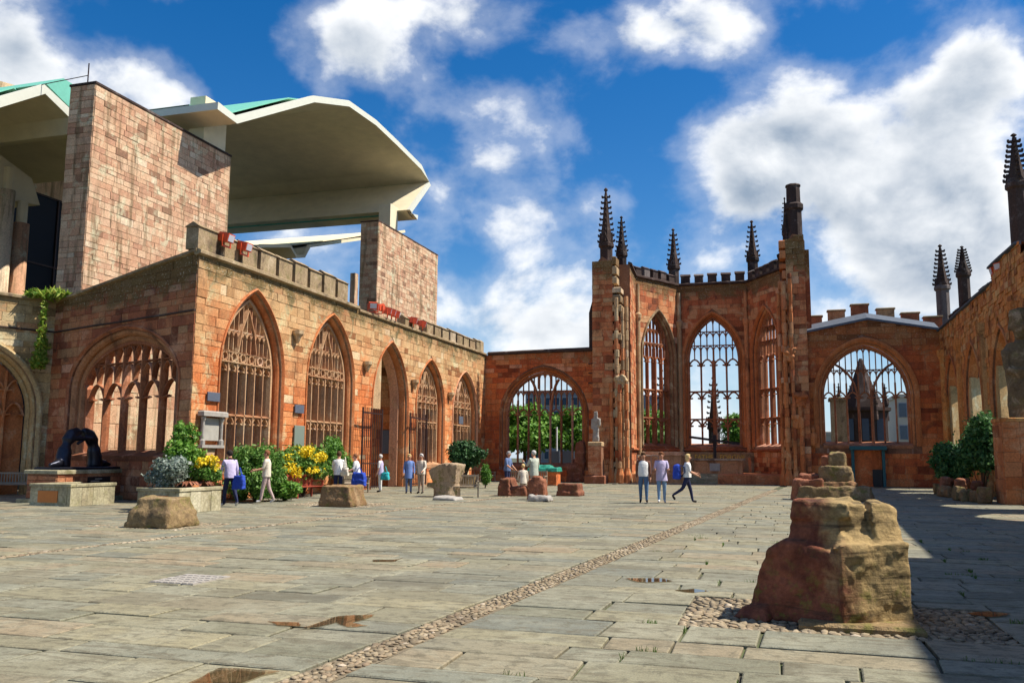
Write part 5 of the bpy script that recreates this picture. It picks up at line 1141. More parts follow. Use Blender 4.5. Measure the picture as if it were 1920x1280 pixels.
for lab, u, v, x, yaw in (('first floodlight at the corner end of the battlements', 424, 462, -18.85, 2.2), ('second floodlight from the corner on the battlements', 458, 478, -18.85, 2.2), ('floodlight at the foot of the distant pier, left one of the pair', 699, 586, -18.9, 1.2), ('floodlight at the foot of the distant pier, right one of the pair', 710, 588, -18.9, .4),
                       ('floodlight in the middle of the long wall top, left one of three', 726, 600, -18.9, 2.6), ('floodlight in the middle of the long wall top, centre one of three', 734, 603, -18.9, 2.6), ('floodlight in the middle of the long wall top, right one of three', 742, 606, -18.9, 2.6), ('floodlight above the far windows, left one of the pair', 775, 616, -18.9, 2.6), ('floodlight above the far windows, right one of the pair', 792, 620, -18.9, 2.6)):
    p = px(u, v, x); floodlight(lab, (x, p.y, max(8.55, p.z)), yaw-2.2)
p = px(1862, 508, 9.0); floodlight('floodlight on top of the right wall, farther one', (9.1, p.y, 9.45), math.pi); p = px(1872, 498, 9.0); floodlight('floodlight on top of the right wall, nearer one', (9.1, p.y, 9.45), math.pi+.5)
# ---- iron gates standing open
def gate(label, ya, yb, h, x):
    t = thing('iron_gate', label, 'gate', (x, (ya+yb)/2, 0)); n = int((yb-ya)/.19)
    for i in range(n+1): m = MB(); y = ya+(yb-ya)*i/n; m.tube([(x, y, .08), (x, y, h)], 0.02 if 0 < i < n else .045, 6); m.build('bar', 'iron', t)
    for z in (.15, 1.25, h-.25): m = MB(); m.box(x-.025, x+.025, ya, yb, z-.03, z+.03); m.build('rail', 'iron', t)
gate('tall rusty iron gate leaf folded back left of the archway', px(680, 800, -18.55).y, px(716, 800, -18.55).y, 3.85, -18.55); gate('tall dark iron gate leaf folded back right of the archway', px(769, 800, -18.6).y, px(800, 800, -18.6).y, 3.85, -18.6)
# ---- benches
def bench(label, loc, rz, mat, L=1.6, group='slatted garden benches'):
    t = thing('garden_bench', label, 'bench', (0, 0, 0), group)
    for x in (-L/2+.06, L/2-.06):
        for y, h in ((-.24, .6), (.24, .9)): m = MB(); m.box(x-.03, x+.03, y-.03, y+.03, 0, h); m.build('leg', mat, t)
        m = MB(); m.box(x-.04, x+.04, -.3, .27, .601, .64); m.build('arm_rest', mat, t); m = MB(); m.box(x-.025, x+.025, -.21, .21, .33, .40); m.build('side_rail', mat, t)
    for k in range(5): m = MB(); y = -.24+k*.105; m.box(-L/2+.02, L/2-.02, y-.04, y+.04, .405, .43); m.build('seat_slat', mat, t)
    n = int(L/.11)
    for k in range(n): m = MB(); x = -L/2+.14+(L-.28)*k/(n-1); m.box(x-.02, x+.02, .235, .26, .48, .84); m.build('back_slat', mat, t)
    for z in (.84, .46): m = MB(); m.box(-L/2+.09, L/2-.09, .225, .275, z-.03, z+.04); m.build('back_rail', mat, t)
    t.location = loc; t.rotation_euler = (0, 0, rz); return t
p = gnd(26, 928); bench('weathered bench under the arch at the left edge', (p.x, p.y, 0), rad(30), 'wood')
y = px(572, 900, -17.7).y; bench('dark red slatted bench below the yellow bush', (-17.7, y, 0), rad(90), 'woodred', 2.0)
y = px(668, 900, -17.6).y; bench('grey bench beside the iron gate', (-17.6, y, 0), rad(90), 'wood', 1.5)
p = gnd(866, 932); bench('pale bench behind the goblet shaped fragment', (p.x, p.y+.3, 0), rad(20), 'wood', 1.2); p = gnd(918, 912); bench('small bench in the far corner below the end wall', (-17.9, 53.5, 0), rad(90), 'wood', 1.6); p = gnd(975, 915); bench('bench in front of the seven-light window', (p.x+.2, p.y+.4, 0), 0, 'wood', 2.2)
def chest():
    p = py(1022, 905, 49); t = thing('covered_chest', 'rubble stone chest with a green cover below the seven-light window', 'chest', (p.x, 49, 0)); x = p.x
    m = MB(); m.box(x-.85, x+.75, 48.6, 49.6, 0, .78, .02); m.build('chest_body', 'east', t); rock('green_cover', 'green_paint', [hullbox(-1.0, .85, -.55, .6, 0, .2, .05), hullbox(-.8, .5, -.4, .4, .1, .34, .1)], .05, .05, .3, t, (x, 49.1, .78), 3)
chest()
def drain():
    a = gnd(285, 1086); b = gnd(425, 1088); y0, y1 = gnd(350, 1096).y, gnd(350, 1077).y; t = thing('drain_cover', 'blue grey patterned drain cover set in the paving at left', 'drain cover', ((a.x+b.x)/2, (y0+y1)/2, 0)); x0, x1 = a.x+.15, b.x-.15
    m = MB(); m.box(x0, x1, y0, y1, -.02, .012); m.build('frame', 'greystone', t)
    for i in range(7):
        for j in range(5): m = MB(); dx = (x1-x0)/7; dy = (y1-y0)/5; m.box(x0+dx*(i+.12), x0+dx*(i+.88), y0+dy*(j+.12), y0+dy*(j+.88), .013, .02); m.build('stud', 'greystone', t)
drain()

# ================================================================== PLANTING
R_ = random.Random(5)
def clump(cx, cy, cz, rx, ry, rz, n, k=.45):
    out = [(cx, cy, cz, rx*.7, ry*.7, rz*.75)]
    for i in range(n):
        a, b = R_.uniform(0, 6.28), R_.uniform(-.7, 1.2); f = .72
        out.append((cx+math.cos(a)*math.cos(b)*rx*f, cy+math.sin(a)*math.cos(b)*ry*f, max(.12, cz+math.sin(b)*rz*f), rx*k*R_.uniform(.7, 1.1), ry*k*R_.uniform(.7, 1.1), rz*k*R_.uniform(.7, 1.1)))
    return out
y = px(482, 900, -17.7).y; shrub('dense bright green bush between the two left walkers', 'leafy_bush', 'bush', (-17.7, y, 0), clump(0, 0, .95, .85, 1.35, 1.05, 16, .4), 14000, .07, 'leaf_mid', seed=1)
shrub('low green plant spreading below the woman in cream', 'low_plant', 'plant', (-17.0, px(536, 900, -17.0).y, 0), clump(0, 0, .35, .5, .6, .4, 8), 2200, .08, 'leaf_bright', seed=2)
y = px(582, 900, -17.9).y; b = shrub('rounded bush covered in yellow flowers behind the red bench', 'flowering_bush', 'bush', (-18.2, y, 0), clump(0, 0, 1.1, .55, 1.9, .8, 16, .42), 8000, .09, 'leaf_mid', seed=3)
leaf_cloud('flowers', 'petal', clump(.2, -.3, 1.3, .6, 1.8, .72, 22, .26)[1:], 2700, .085, b, (-18.2, y, 0), 4, .4, 1.0, 1.0)
y = px(636, 900, -18.2).y; shrub('tall feathery bright green shrub beneath the second window', 'feathery_shrub', 'shrub', (-18.3, y, 0), clump(0, -.4, 1.5, .4, .9, 1.0, 10, .35)+clump(0, .9, .9, .4, .8, .8, 8, .35), 9000, .05, 'leaf_feather', seed=5, aspect=3)
x0, x1, y0, y1, zt = PL2; c = ((x0+x1)/2, (y0+y1)/2)
shrub('silvery white flowering shrub spilling from the right planter', 'silver_shrub', 'shrub', (x0+.55, y0+.6, zt-.12), clump(0, 0, .5, .6, .55, .5, 10), 4500, .06, 'leaf_grey', seed=6)
shrub('tall leafy shrub in the right planter', 'leafy_shrub', 'shrub', (c[0]-.35, c[1]+.4, zt-.12), clump(.0, .0, .75, .6, .7, .65, 10)+clump(-.1, .2, 1.5, .45, .45, .5, 6), 6500, .075, 'leaf_bright', seed=7)
sh = shrub('yellow flowered plant at the back of the right planter', 'yellow_plant', 'plant', (c[0]+.35, c[1]+.7, zt-.12), clump(0, 0, .55, .4, .5, .4, 7), 1800, .07, 'leaf_mid', seed=8); leaf_cloud('flowers', 'petal', clump(.05, -.05, .8, .35, .4, .25, 6)[1:], 420, .075, sh, (c[0]+.35, c[1]+.7, zt-.12), 9, .4, 1.0, 1.0)
def agave(label, loc):
    t = thing('dry_rosette_plant', label, 'plant', loc); loc = Vector(loc)
    for k in range(14):
        a = k*2.4; d = Vector((math.cos(a), math.sin(a), 0)); L = R_.uniform(.28, .42); m = MB(); b0 = loc; p1 = loc+d*L*.55+Vector((0, 0, .28)); p2 = loc+d*L+Vector((0, 0, .14)); s_ = Vector((-d.y, d.x, 0))
        m.add([b0-s_*.05, b0+s_*.05, p1+s_*.06, p1-s_*.06, p2], [(0, 1, 2, 3), (3, 2, 4)]); m.build('leaf', 'basered', t, fix=False)
agave('brownish rosette plant on the right end of the planter', (x1-.4, y0+.9, zt-.12)); agave('smaller brownish rosette plant nearest the walker in lilac', (x1-.35, y1-.4, zt-.12))
P = py(872, 910, 43.0); t = thing('potted_tree', 'dark glossy round shrub on stone tubs in front of the farthest windows', 'shrub', (P.x, 43, 0)); m = MB(); m.lathe([(.5, 0), (.6, .5), (.62, .6)], (P.x, 43, 0), 12); m.build('tub', 'base', t); branch_mesh([(P.x+dx, 43+dy, 1.7+dz) for dx, dy, dz in ((-.5, 0, 0), (.4, .2, .2), (0, -.3, .5), (.8, 0, .3))], (P.x, 43, .5), .05, .02).build('stems', 'bark', t)
leaf_cloud('foliage', 'leaf_dark', clump(-.1, 0, 1.55, .85, .8, .85, 14, .42)+[(.95, -.1, 1.75, .3, .2, .22)], 7500, .1, t, (P.x, 43, 0), 11)
shrub('narrow fresh green plant right of the round dark shrub', 'low_plant', 'plant', (P.x+.95, 43.4, 0), clump(0, 0, .6, .3, .3, .6, 6), 2500, .05, 'leaf_feather', seed=12, aspect=3)
# right hand bed: rubble edged, two evergreens
def right_bed():
    a = gnd(1768, 928); b = gnd(1868, 936); t = thing('rubble_bed_edge', 'low rough rubble edging round the dark evergreen bushes', 'planter', ((a.x+b.x)/2, a.y, 0))
    for k in range(15):
        f = k/14; c = Vector((7.0+.25*math.sin(k), 46.0-f*8.5, 0)); m_ = rock('rubble_stone', 'base', [hullbox(-.26, .26, -.32, .32, 0, R_.uniform(.35, .6), .04, jx=.06)], .07, .06, .3, t, c, 2)
        if k % 2: rock('rubble_stone', 'basered', [hullbox(-.22, .22, -.26, .26, 0, R_.uniform(.25, .4), .04, jx=.06)], .07, .06, .3, t, c+Vector((.05, .1, .48)), 2)
right_bed()
shrub('large dark evergreen bush beside the tall plinth', 'evergreen_bush', 'bush', (7.9, 41.2, 0), clump(0, 0, 2.15, .95, 1.5, 1.35, 18, .4), 15000, .1, 'leaf_ever', seed=21); shrub('smaller dark evergreen bush in front of the far corner of the right wall', 'evergreen_bush', 'bush', (7.5, 45.4, 0), clump(0, 0, 1.45, .9, 1.3, .95, 14, .4), 9000, .1, 'leaf_ever', seed=22)
# plants rooted in the wall at the left
P = px(100, 560, -28.0); y = P.y-.6
P = Vector((-27.85, 28.05, 7.8)); shrub('tufts of dry grass on the wall top at left', 'wall_grass', 'plant', P, [(0, 0, .15, .5, .35, .2), (-.5, -.4, .12, .4, .3, .15)], 700, .09, 'leaf_wall', seed=31, stems=2, aspect=4); P = Vector((-28.0, 27.75, 4.9)); shrub('green climbing plant hanging in the corner of the walls', 'wall_creeper', 'plant', P, [(.05, -.1, .9, .22, .22, .5), (.05, -.15, .3, .32, .28, .4), (.05, -.1, 1.6, .14, .14, .5), (.05, -.1, 2.3, .12, .12, .5)], 2300, .07, 'leaf_wall', seed=32, stems=2)
# ---- beyond the ruin: trees, town
def tree(label, name, x, y, h, r, n, size, mat, seed, group='trees beyond the ruin'):
    t = thing(name, label, 'tree', (x, y, 0), group); zt = h*.55; m = MB(); m.tube([(x, y, -.1), (x+.1, y, h*.25), (x, y, zt)], [.32*h/10, .24*h/10, .14*h/10], 8); tr = m.build('trunk', 'bark', t)
    cl = clump(0, 0, h*.6, r, r, h*.38, 22, .36); branch_mesh([(x+c[0]*.85, y+c[1]*.85, c[2]) for c in cl[1:14]], (x, y, h*.32), .11*h/10, .03).build('limbs', 'bark', t); leaf_cloud('crown', mat, cl, n, size, t, (x, y, 0), seed)
tree('leafy green tree behind the left lights of the seven-light window', 'broadleaf_tree', -21.5, 74, 6.3, 3.4, 16000, .2, 'leaf_bright', 41); tree('leafy green tree behind the middle of the seven-light window', 'broadleaf_tree', -16.4, 75, 6.0, 3.3, 15000, .2, 'leaf_bright', 42); tree('leafy green tree behind the right lights of the seven-light window', 'broadleaf_tree', -12.2, 79, 6.3, 3.3, 14000, .2, 'leaf_mid', 43)
p = py(1375, 815, 95); tree('small green tree seen low through the middle apse window', 'broadleaf_tree', p.x+.8, 95, 6.4, 2.6, 9000, .22, 'leaf_bright', 44); p = py(1208, 800, 92); tree('small green tree seen low through the left apse window', 'broadleaf_tree', p.x, 92, 5.4, 2.6, 8000, .22, 'leaf_bright', 45)
def office(label, name, x0, x1, y, z, wall, nx, nz, depth=12):
    t = thing(name, label, 'building', ((x0+x1)/2, y, 0)); m = MB(); m.box(x0, x1, y, y+depth, 0, z); m.build('wall', wall, t); m = MB(); m.box(x0-.15, x1+.15, y-.15, y+depth, z+.003, z+.4, .05); m.build('roof_edge', wall, t)
    dx = (x1-x0)/nx; dz = (z-1)/nz
    for i in range(nx):
        for j in range(nz):
            a = x0+dx*(i+.12); b = x0+dx*(i+.88); c = .8+dz*(j+.2); d = .8+dz*(j+.85); m = MB(); m.box(a, b, y-.07, y-.01, c, d); w = m.build('window', 'bcream' if wall != 'bcream' else 'bgrey', t); m = MB(); m.box(a+.08, b-.08, y-.10, y-.071, c+.08, d-.08); m.build('pane', 'bglass', w)
def at_y(u, y, v=780): return py(u, v, y).x
office('grey office block behind the trees of the seven-light window', 'office_block', at_y(985, 118), at_y(1120, 118), 118, py(1040, 738, 118).z, 'bgrey', 8, 5); office('glazed office block behind the left apse window', 'office_block', at_y(1196, 125), at_y(1262, 125), 125, py(1230, 745, 125).z, 'bgrey', 5, 5); office('cream building at the right side of the chapel window', 'town_building', at_y(1683, 100), at_y(1745, 100), 100, py(1700, 745, 100).z, 'bcream', 3, 3)
office('low grey building along the foot of the chapel window', 'town_building', at_y(1530, 110), at_y(1600, 110), 110, py(1560, 815, 110).z, 'bcream', 5, 1)
m = MB(); a, b = at_y(1028, 66), at_y(1076, 66)
for k, (f0, f1) in enumerate(((0, .45), (.55, 1))): m = MB(); m.box(a+(b-a)*f0, a+(b-a)*f1, 66, 66.06, 0, py(1050, 845, 66).z); world_thing(m, 'hoarding_panel', 'bgrey', ('grey hoarding panel outside the seven-light window, left one' if k == 0 else 'grey hoarding panel outside the seven-light window, right one'), 'panel')
x = at_y(1044, 70); m = MB(); m.tube([(x, 70, 0), (x, 70, py(1044, 800, 70).z)], .07, 8); world_thing(m, 'white_pole', 'white', 'slim white pole outside the seven-light window', 'pole')
def lantern():
    y = 76; c = at_y(1618, y); t = thing('ruined_lantern_tower', 'ruined octagonal turret with a short spire seen through the chapel window', 'tower', (c, y, 0)); k = y/F_PX
    z1 = py(1618, 765, y).z; z2 = py(1618, 672, y).z; m = MB(); m.lathe([(1.9, 0), (1.9, z1-.4), (2.2, z1-.25), (2.2, z1)], (c, y, 0), 8, math.pi/8); m.build('drum', 'dark', t); m = MB(); m.lathe([(1.7, z1), (.9, z1+(z2-z1)*.45), (.12, z2)], (c, y, 0), 8, math.pi/8); m.build('spire', 'dark', t)
    for q in range(4): a = q*math.pi/2+.4; crocket_pinnacle(t, (c+math.cos(a)*1.95, y+math.sin(a)*1.95), z1-1, z1+.5, z1+2.0, .22, 'dark', 4)
    for q in (-1, 0, 1): m = MB(); m.box(c+q*1.1-.25, c+q*1.1+.25, y-1.9-(.02 if q == 0 else -.4), y-1.7, z1-2.6, z1-.9); m.build('window_slit', 'bglass', t)
    x = at_y(1572, 72); z = py(1572, 745, 72).z; m = MB(); m.box(x-.55, x+.55, 71.5, 72.6, 0, z-.3); t2 = thing('stone_chimney', 'square stone pier left of the octagonal turret', 'pier', (x, 72, 0)); m.build('shaft', 'coping', t2); m = MB(); m.box(x-.68, x+.68, 71.4, 72.7, z-.3, z, .06); m.build('cap', 'coping', t2)
    p = py(1337, 705, 84); t3 = thing('far_spire', 'dark crocketed spirelet seen through the middle apse window', 'spire', (p.x, 84, 0)); crocket_pinnacle(t3, (p.x, 84), 0, py(1337, 800, 84).z, p.z, .55, 'dark', 8); p = py(1240, 690, 84); t4 = thing('far_spire', 'dark crocketed spirelet seen through the left apse window', 'spire', (p.x, 84, 0)); crocket_pinnacle(t4, (p.x, 84), 0, py(1240, 800, 84).z, p.z, .55, 'dark', 8)
lantern()

# ================================================================== PEOPLE
def cloth(name, col, rough=.85): 
    if name not in MAT: MAT[name] = plain_mat(name, col, rough, 0, .3, 13, .7, .2)
    return name
for n_, c_ in (('skin', (.52, .27, .17)), ('hair_grey', (.36, .34, .32)), ('hair_brown', (.10, .05, .025)), ('hair_blonde', (.62, .45, .20)), ('hair_white', (.52, .50, .47)), ('hair_dark', (.03, .02, .018)), ('hair_auburn', (.22, .09, .04)), ('navy', (.025, .03, .075)), ('jeans', (.09, .16, .27)), ('pale_jeans', (.20, .32, .48)), ('lilac', (.50, .44, .62)), ('cream', (.68, .60, .48)), ('white_cotton', (.78, .77, .74)), ('beige', (.42, .32, .24)), ('mauve_beige', (.46, .34, .31)), ('sky_blue', (.16, .25, .52)), ('denim_blue', (.13, .19, .34)), ('sage', (.46, .49, .40)), ('brown_wool', (.16, .07, .045)), ('shoe_dark', (.03, .025, .022)), ('shoe_white', (.6, .58, .55)), ('royal_blue', (.03, .07, .40)), ('turquoise', (.04, .42, .45)), ('eye', (.02, .015, .012)), ('lip', (.35, .10, .08)), ('tan_canvas', (.45, .36, .2)), ('pink_skin', (.62, .33, .24))): cloth(n_, c_)
def person(label, loc, yaw, top, bottom, hair, shoe='shoe_dark', skin='skin', h=1.70, long_sleeve=False, larm=(.1, .12, .2), rarm=(-.1, .12, .2), lleg=(.0, .05), rleg=(.0, .05), coat=None, lean=.0, hair_len=.0, fat=1.0, seated=False, bald=False, bare_leg=False):
    """arms: swing, spread, elbow bend; legs: swing, knee bend (radians)"""
    V = []; E = []; Rr = []; T = []
    def j(p, r, parent=None, tagn=None):
        V.append(Vector(p)); Rr.append(r)
        if parent is not None: E.append((parent, len(V)-1)); T.append(tagn)
        return len(V)-1
    f = fat; ln = lean
    sp = lambda z: math.sin(ln)*(z-.95)
    pel = j((0, 0, .95), (.155*f, .115*f)); wa = j((0, sp(1.12), 1.12), (.135*f, .10*f), pel, 'top'); ch = j((0, sp(1.30), 1.30), (.16*f, .115*f), wa, 'top'); nb = j((0, sp(1.42), 1.43), (.085, .075), ch, 'top')
    nk = j((0, sp(1.5)+.01, 1.495), (.055, .055), nb, 'skin'); hd = j((0, sp(1.58)+.03, 1.575), (.078, .09), nk, 'skin'); hm = j((0, sp(1.62)+.025, 1.635), (.078, .095), hd, 'skin'); ht = j((0, sp(1.66)+.015, 1.69), (.05, .06), hm, 'hair' if not bald else 'skin')
    hands = []
    for sx, (sw, ab, el) in ((-1, larm), (1, rarm)):
        s0 = Vector((sx*.185*f, sp(1.39), 1.39)); d1 = Vector((sx*math.sin(ab), math.sin(sw)*math.cos(ab), -math.cos(sw)*math.cos(ab))); e0 = s0+d1*.28; d2 = Vector((sx*math.sin(ab)*.3, math.sin(sw+el), -math.cos(sw+el))).normalized(); w0 = e0+d2*.25; h0 = w0+d2*.09
        a = j(s0, (.068*f, .068*f), ch, 'top'); e = j(e0, (.046*f, .046*f), a, 'top'); w = j(w0, (.033, .033), e, 'top' if long_sleeve else 'skin'); q = j(h0, (.036, .03), w, 'skin'); hands.append((h0, d2, sx))
    zs = []
    feet = []
    for sx, (sw, kb) in ((-1, lleg), (1, rleg)):
        h0 = Vector((sx*.088*f, 0, .90)); k0 = h0+Vector((sx*.01, math.sin(sw)*.43, -math.cos(sw)*.43)); a0 = k0+Vector((0, math.sin(sw-kb)*.42, -math.cos(sw-kb)*.42)); ft = sw-kb if not seated else 0
        t0 = a0+Vector((sx*.02, .15*math.cos(max(-.9, min(.5, ft))), -.035+.15*math.sin(max(-.9, min(.2, ft)))))
        a = j(h0, (.098*f, .10*f), pel, 'bottom'); k = j(k0, (.065*f, .068*f), a, 'bottom'); an = j(a0, (.042, .045), k, 'skin' if bare_leg else 'bottom'); j(t0, (.045, .035), an, 'shoe'); zs += [a0.z-.07, t0.z-.035]
    me = bpy.data.meshes.new('body'); me.from_pydata([tuple(v) for v in V], E, []); o = bpy.data.objects.new('tmp', me); o.modifiers.new('k', 'SKIN')
    for i, r in enumerate(Rr): me.skin_vertices[0].data[i].radius = r
    me.skin_vertices[0].data[0].use_root = True; ss = o.modifiers.new('s', 'SUBSURF'); ss.levels = 2
    b = evaluated(o); bpy.data.meshes.remove(me)
    mats = ['skin', 'top', 'bottom', 'shoe', 'hair', 'eye', 'lip']; M_ = dict(skin=skin, top=top, bottom=bottom, shoe=shoe, hair=hair, eye='eye', lip='lip')
    vs = [v.co.copy() for v in b.vertices]; fs = [tuple(p.vertices) for p in b.polygons]; mi = []
    segs = [(V[a], V[c], t) for (a, c), t in zip(E, T)]
    for p in b.polygons:
        c = p.center; best = None
        for A, Bv, t in segs:
            d = Bv-A; k = max(0, min(1, (c-A).dot(d)/d.length_squared)); q = (c-A-d*k).length
            if best is None or q < best[0]: best = (q, t, k)
        t = best[1]
        if t == 'top' and c.z < .93 and not coat: t = 'bottom'
        mi.append(mats.index(t))
    bpy.data.meshes.remove(b)
    ex = MB(); exm = []
    def add(mb_fn, m): n0 = len(ex.f); mb_fn(); exm.extend([mats.index(m)]*(len(ex.f)-n0))
    hc = V[hm]; 
    add(lambda: ex.tube([hc+Vector((0, .085, .0)), hc+Vector((0, .112, -.035)), hc+Vector((0, .088, -.045))], [.008, .016, .01], 6), 'skin')
    for sx in (-1, 1):
        add(lambda: ex.lathe([(.002, -.009), (.011, 0), (.002, .009)], hc+Vector((sx*.032, .086, .0)), 6), 'eye'); add(lambda: ex.lathe([(.006, -.03), (.02, 0), (.006, .03)], hc+Vector((sx*.082, .0, -.02)), 6), 'skin')
    add(lambda: ex.bar(hc+Vector((-.024, .09, -.075)), hc+Vector((.024, .09, -.075)), .012), 'lip')
    for h0, d, sx in hands:                               # four fingers of unequal length and a thumb
        side = Vector((0, 1, 0)) if abs(d.z) > .5 else Vector((0, 0, 1))
        for k, L in enumerate((.062, .075, .07, .055)):
            p0 = h0+side*(k-1.5)*.018+d*.012; add(lambda: ex.tube([p0, p0+d*L*.5+Vector((-sx*.006, 0, 0)), p0+d*L+Vector((-sx*.018, 0, 0))], [.010, .009, .006], 5), 'skin')
        p0 = h0-d*.03+side*.03; add(lambda: ex.tube([p0, p0+side*.025+d*.03, p0+side*.03+d*.055], [.012, .011, .007], 5), 'skin')
    n0 = len(vs); vs += [Vector(v) for v in ex.v]; fs += [tuple(i+n0 for i in f_) for f_ in ex.f]; mi += exm
    dz = -min(zs); k = h/1.70
    me = bpy.data.meshes.new('body'); me.from_pydata([((v.x)*k, v.y*k, (v.z+dz)*k) for v in vs], [], fs)
    for m in mats: me.materials.append(MAT[M_[m]])
    me.polygons.foreach_set('material_index', mi); me.polygons.foreach_set('use_smooth', [True]*len(fs)); me.update()
    t = thing('person', label, 'person', loc); bo = link('body', me, None, t, loc)
    # hair
    if not bald:
        bm = bmesh.new(); bmesh.ops.create_uvsphere(bm, u_segments=14, v_segments=9, radius=1)
        for v in bm.verts:
            n = mnoise.noise(v.co*3.1)*.08; v.co = Vector((v.co.x*(.096+n*.1), v.co.y*(.108+n*.1), v.co.z*(.105)))
            if v.co.y > .03 and v.co.z < .045: v.co.y = .03+(v.co.y-.03)*.25
            if v.co.z < -.02: v.co.z *= 1+hair_len; v.co.y = v.co.y*.8-.02
            v.co = (v.co+V[hm]+Vector((0, -.012, .018+dz)))*k
        hm_ = bpy.data.meshes.new('hair'); bm.to_mesh(hm_); bm.free(); hm_.polygons.foreach_set('use_smooth', [True]*len(hm_.polygons)); link('hair', hm_, hair, t, loc)
    if coat:                                             # loose garment over the trunk: name, colour, hem height, flare
        nm, cm, hem, fl = coat; m = MB(); rings = [(hem, .185*fl, .15*fl), (1.0, .18*f, .145*f), (1.15, .165*f, .13*f), (1.30, .19*f, .135*f), (1.39, .18*f, .11), (1.45, .09, .085)]; base = len(m.v); n = 18
        for z, rx, ry in rings:
            for q in range(n): a = 2*math.pi*q/n; w = 1+.05*math.sin(a*5+z*7); m.v.append(((rx*w*math.cos(a))*k, (ry*w*math.sin(a)+sp(z))*k, (z+dz)*k))
        for i in range(len(rings)-1):
            for q in range(n): m.f.append((i*n+q, i*n+(q+1) % n, (i+1)*n+(q+1) % n, (i+1)*n+q))
        m.v = [(x+loc[0], y_+loc[1], z+loc[2]) for x, y_, z in m.v]; m.build(nm, cm, t, loc, smooth=True)
    t.rotation_euler = (0, 0, yaw); return t
def bag(nm, label, P, mat, w, d, h, handle=.25):
    t = thing(nm, label, 'bag', P); P = Vector(P); rock('bag_body', mat, [[(x*w/2*(1 if z < .5 else .8), y_*d/2*(1 if z < .5 else .6), z*h) for x in (-1, 1) for y_ in (-1, 1) for z in (0, .4, 1)]], .03, .03, .2, t, P, 4); m = MB()
    for s_ in (-1, 1): m.tube([P+Vector((-w*.25, s_*d*.15, h*.95)), P+Vector((0, s_*d*.1, h+handle)), P+Vector((w*.25, s_*d*.15, h*.95))], .012, 6)
    m.build('handles', mat, t)
def on(u, v, dx=0, dy=0): p = gnd(u, v); return (p.x+dx, p.y+dy, 0)
def along(u, x): return (x, px(u, 930, x).y, 0)
HX = rad(-90)                                            # facing +X (right of the picture)
P = along(430, -16.75); person('person in a lilac top and navy trousers walking past the left planter', P, rad(60), 'lilac', 'navy', 'hair_dark', 'shoe_white', long_sleeve=True, lleg=(.28, .25), rleg=(-.3, .25), larm=(.2, .15, .3), rarm=(-.2, .15, .2), lean=.14, coat=('tunic', 'lilac', .88, 1.0), fat=1.05); bag('carrier_bag', 'bright blue carrier bag held by the person in lilac', (P[0]+.42, P[1]-.12, .55), 'royal_blue', .4, .2, .42)
P = along(498, -16.6); person('woman in a cream top and pale trousers walking towards the planter', P, rad(115), 'cream', 'mauve_beige', 'hair_auburn', 'shoe_white', lleg=(.22, .1), rleg=(-.2, .25), larm=(.35, .1, 1.0), rarm=(.3, .1, 1.1), coat=('blouse', 'cream', .86, 1.0))
P = along(633, -16.2); person('person in a white shirt and dark trousers with back turned behind the brown stump', P, rad(20), 'white_cotton', 'navy', 'hair_brown', long_sleeve=True, coat=('shirt', 'white_cotton', .86, 1.0), lean=.08, larm=(.3, .15, .9), rarm=(.1, .12, .3)); bag('shoulder_bag', 'cream shoulder bag of the person in the white shirt', (P[0]+.3, P[1]-.05, .85), 'cream', .3, .14, .3, .4)
P = along(668, -15.6); person('woman in a pale blouse and dark skirt beside the iron gate', P, rad(110), 'white_cotton', 'navy', 'hair_auburn', 'pink_skin', 'pink_skin', 1.62, bare_leg=True, coat=('blouse', 'white_cotton', .95, 1.0), larm=(.3, .15, .9), rarm=(.3, .15, .9), lean=.1); bag('tote_bag', 'large royal blue tote bag carried beside the iron gate', (P[0]+.22, P[1]-.25, .48), 'royal_blue', .55, .28, .5, .2)
P = along(712, -17.2); person('white haired person half hidden behind the iron gate', P, rad(100), 'white_cotton', 'white_cotton', 'hair_white', h=1.6, coat=('blouse', 'lilac', .8, 1.0)); bag('handbag', 'small turquoise bag by the iron gate', (P[0]+.3, P[1]-.1, .55), 'turquoise', .36, .18, .34)
P = on(766, 925); person('woman in a blue tunic and blue trousers standing left of the pair', P, rad(205), 'sky_blue', 'denim_blue', 'hair_blonde', long_sleeve=True, h=1.62, coat=('tunic', 'sky_blue', .66, 1.12), larm=(.1, .14, .2), rarm=(.1, .14, .3))
P = on(789, 925); person('woman in a cream jumper and beige trousers standing right of the pair', P, rad(165), 'cream', 'beige', 'hair_white', long_sleeve=True, h=1.64, coat=('jumper', 'cream', .84, 1.08), larm=(.1, .2, .9), rarm=(.1, .2, .3), fat=1.08)
P = on(951, 921); person('grey haired man in a blue shirt leaning by the broad column stone', P, rad(-100), 'denim_blue', 'navy', 'hair_grey', h=1.78, larm=(.2, .2, .6), rarm=(.3, .2, .7), lean=.08, fat=1.06, coat=('shirt', 'denim_blue', .88, 1.0))
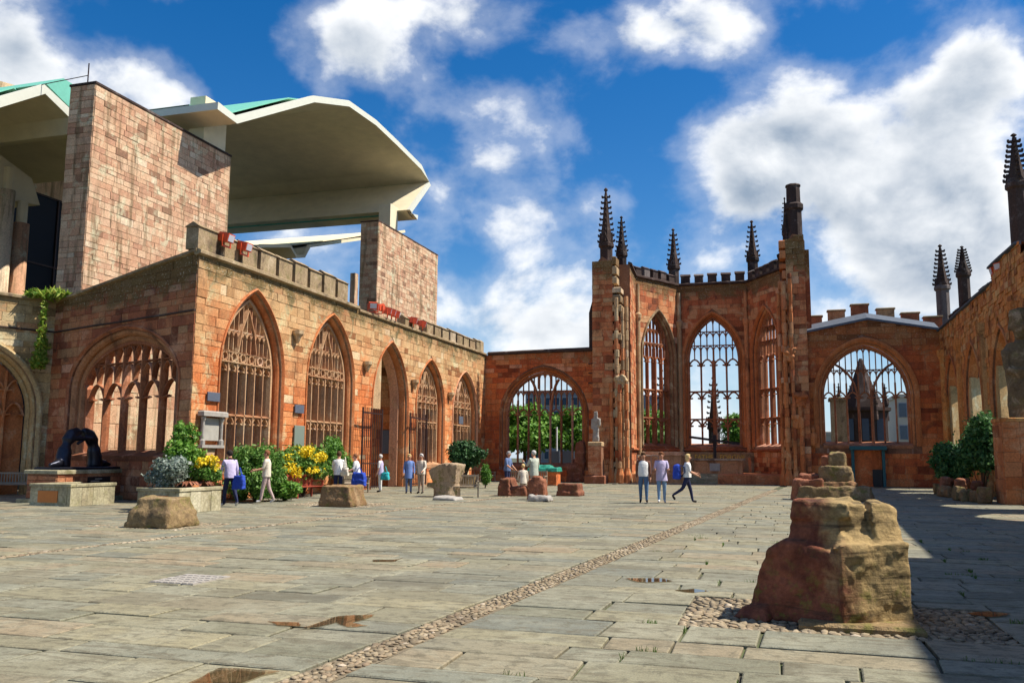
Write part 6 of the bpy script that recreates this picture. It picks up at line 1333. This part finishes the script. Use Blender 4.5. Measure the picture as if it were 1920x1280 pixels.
P = on(975, 921); person('seated person in cream with back to the court', (P[0], P[1]+.5, -.42), rad(20), 'cream', 'beige', 'hair_blonde', long_sleeve=True, h=1.62, seated=False, coat=('cardigan', 'cream', .8, 1.05), lean=.1)
P = on(994, 931); person('white haired man in a pale green jacket behind the worn column stone', (P[0], P[1]+.55, 0), rad(55), 'sage', 'beige', 'hair_white', long_sleeve=True, h=1.80, coat=('jacket', 'sage', .78, 1.06), larm=(.35, .2, 1.9), rarm=(.1, .15, .5), fat=1.05)
P = on(1207, 943); person('man in a brown cardigan, white shirt and jeans strolling towards the camera', P, rad(188), 'brown_wool', 'jeans', 'hair_brown', 'shoe_dark', long_sleeve=True, h=1.72, lleg=(.16, .12), rleg=(-.12, .12), coat=('shirt', 'white_cotton', .9, .98), fat=1.08)
P = on(1241, 943); person('woman in a lilac tunic and light jeans beside the man in the cardigan', P, rad(190), 'lilac', 'pale_jeans', 'hair_auburn', 'shoe_white', h=1.74, larm=(.3, .14, 1.3), rarm=(.3, .14, 1.3), lleg=(-.1, .1), rleg=(.12, .1), coat=('tunic', 'lilac', .74, 1.12), fat=1.02)
P = on(1289, 943); person('blonde woman in a white vest and dark trousers striding to the right', P, rad(-75), 'white_cotton', 'navy', 'hair_blonde', h=1.72, lleg=(.32, .15), rleg=(-.45, .55), larm=(.3, .12, 1.0), rarm=(.2, .12, .9), hair_len=1.1, lean=.05, coat=('vest', 'white_cotton', .92, .98))
def rucksack(P):
    t = thing('rucksack', 'blue rucksack carried on the back of the blonde woman', 'bag', P); P = Vector(P); rock('pack', 'royal_blue', [hullbox(-.17, .13, -.2, .2, 0, .52, .04, .03)], .035, .02, .2, t, P, 4); m = MB()
    for y_ in (-.12, .12): m.tube([P+Vector((.1, y_, .5)), P+Vector((.25, y_, .42)), P+Vector((.28, y_, .25)), P+Vector((.1, y_, .05))], .02, 6)
    m.build('straps', 'navy', t)
rucksack((P[0]-.33, P[1]-.05, .86))
bpy.data.scenes.remove(TMP)
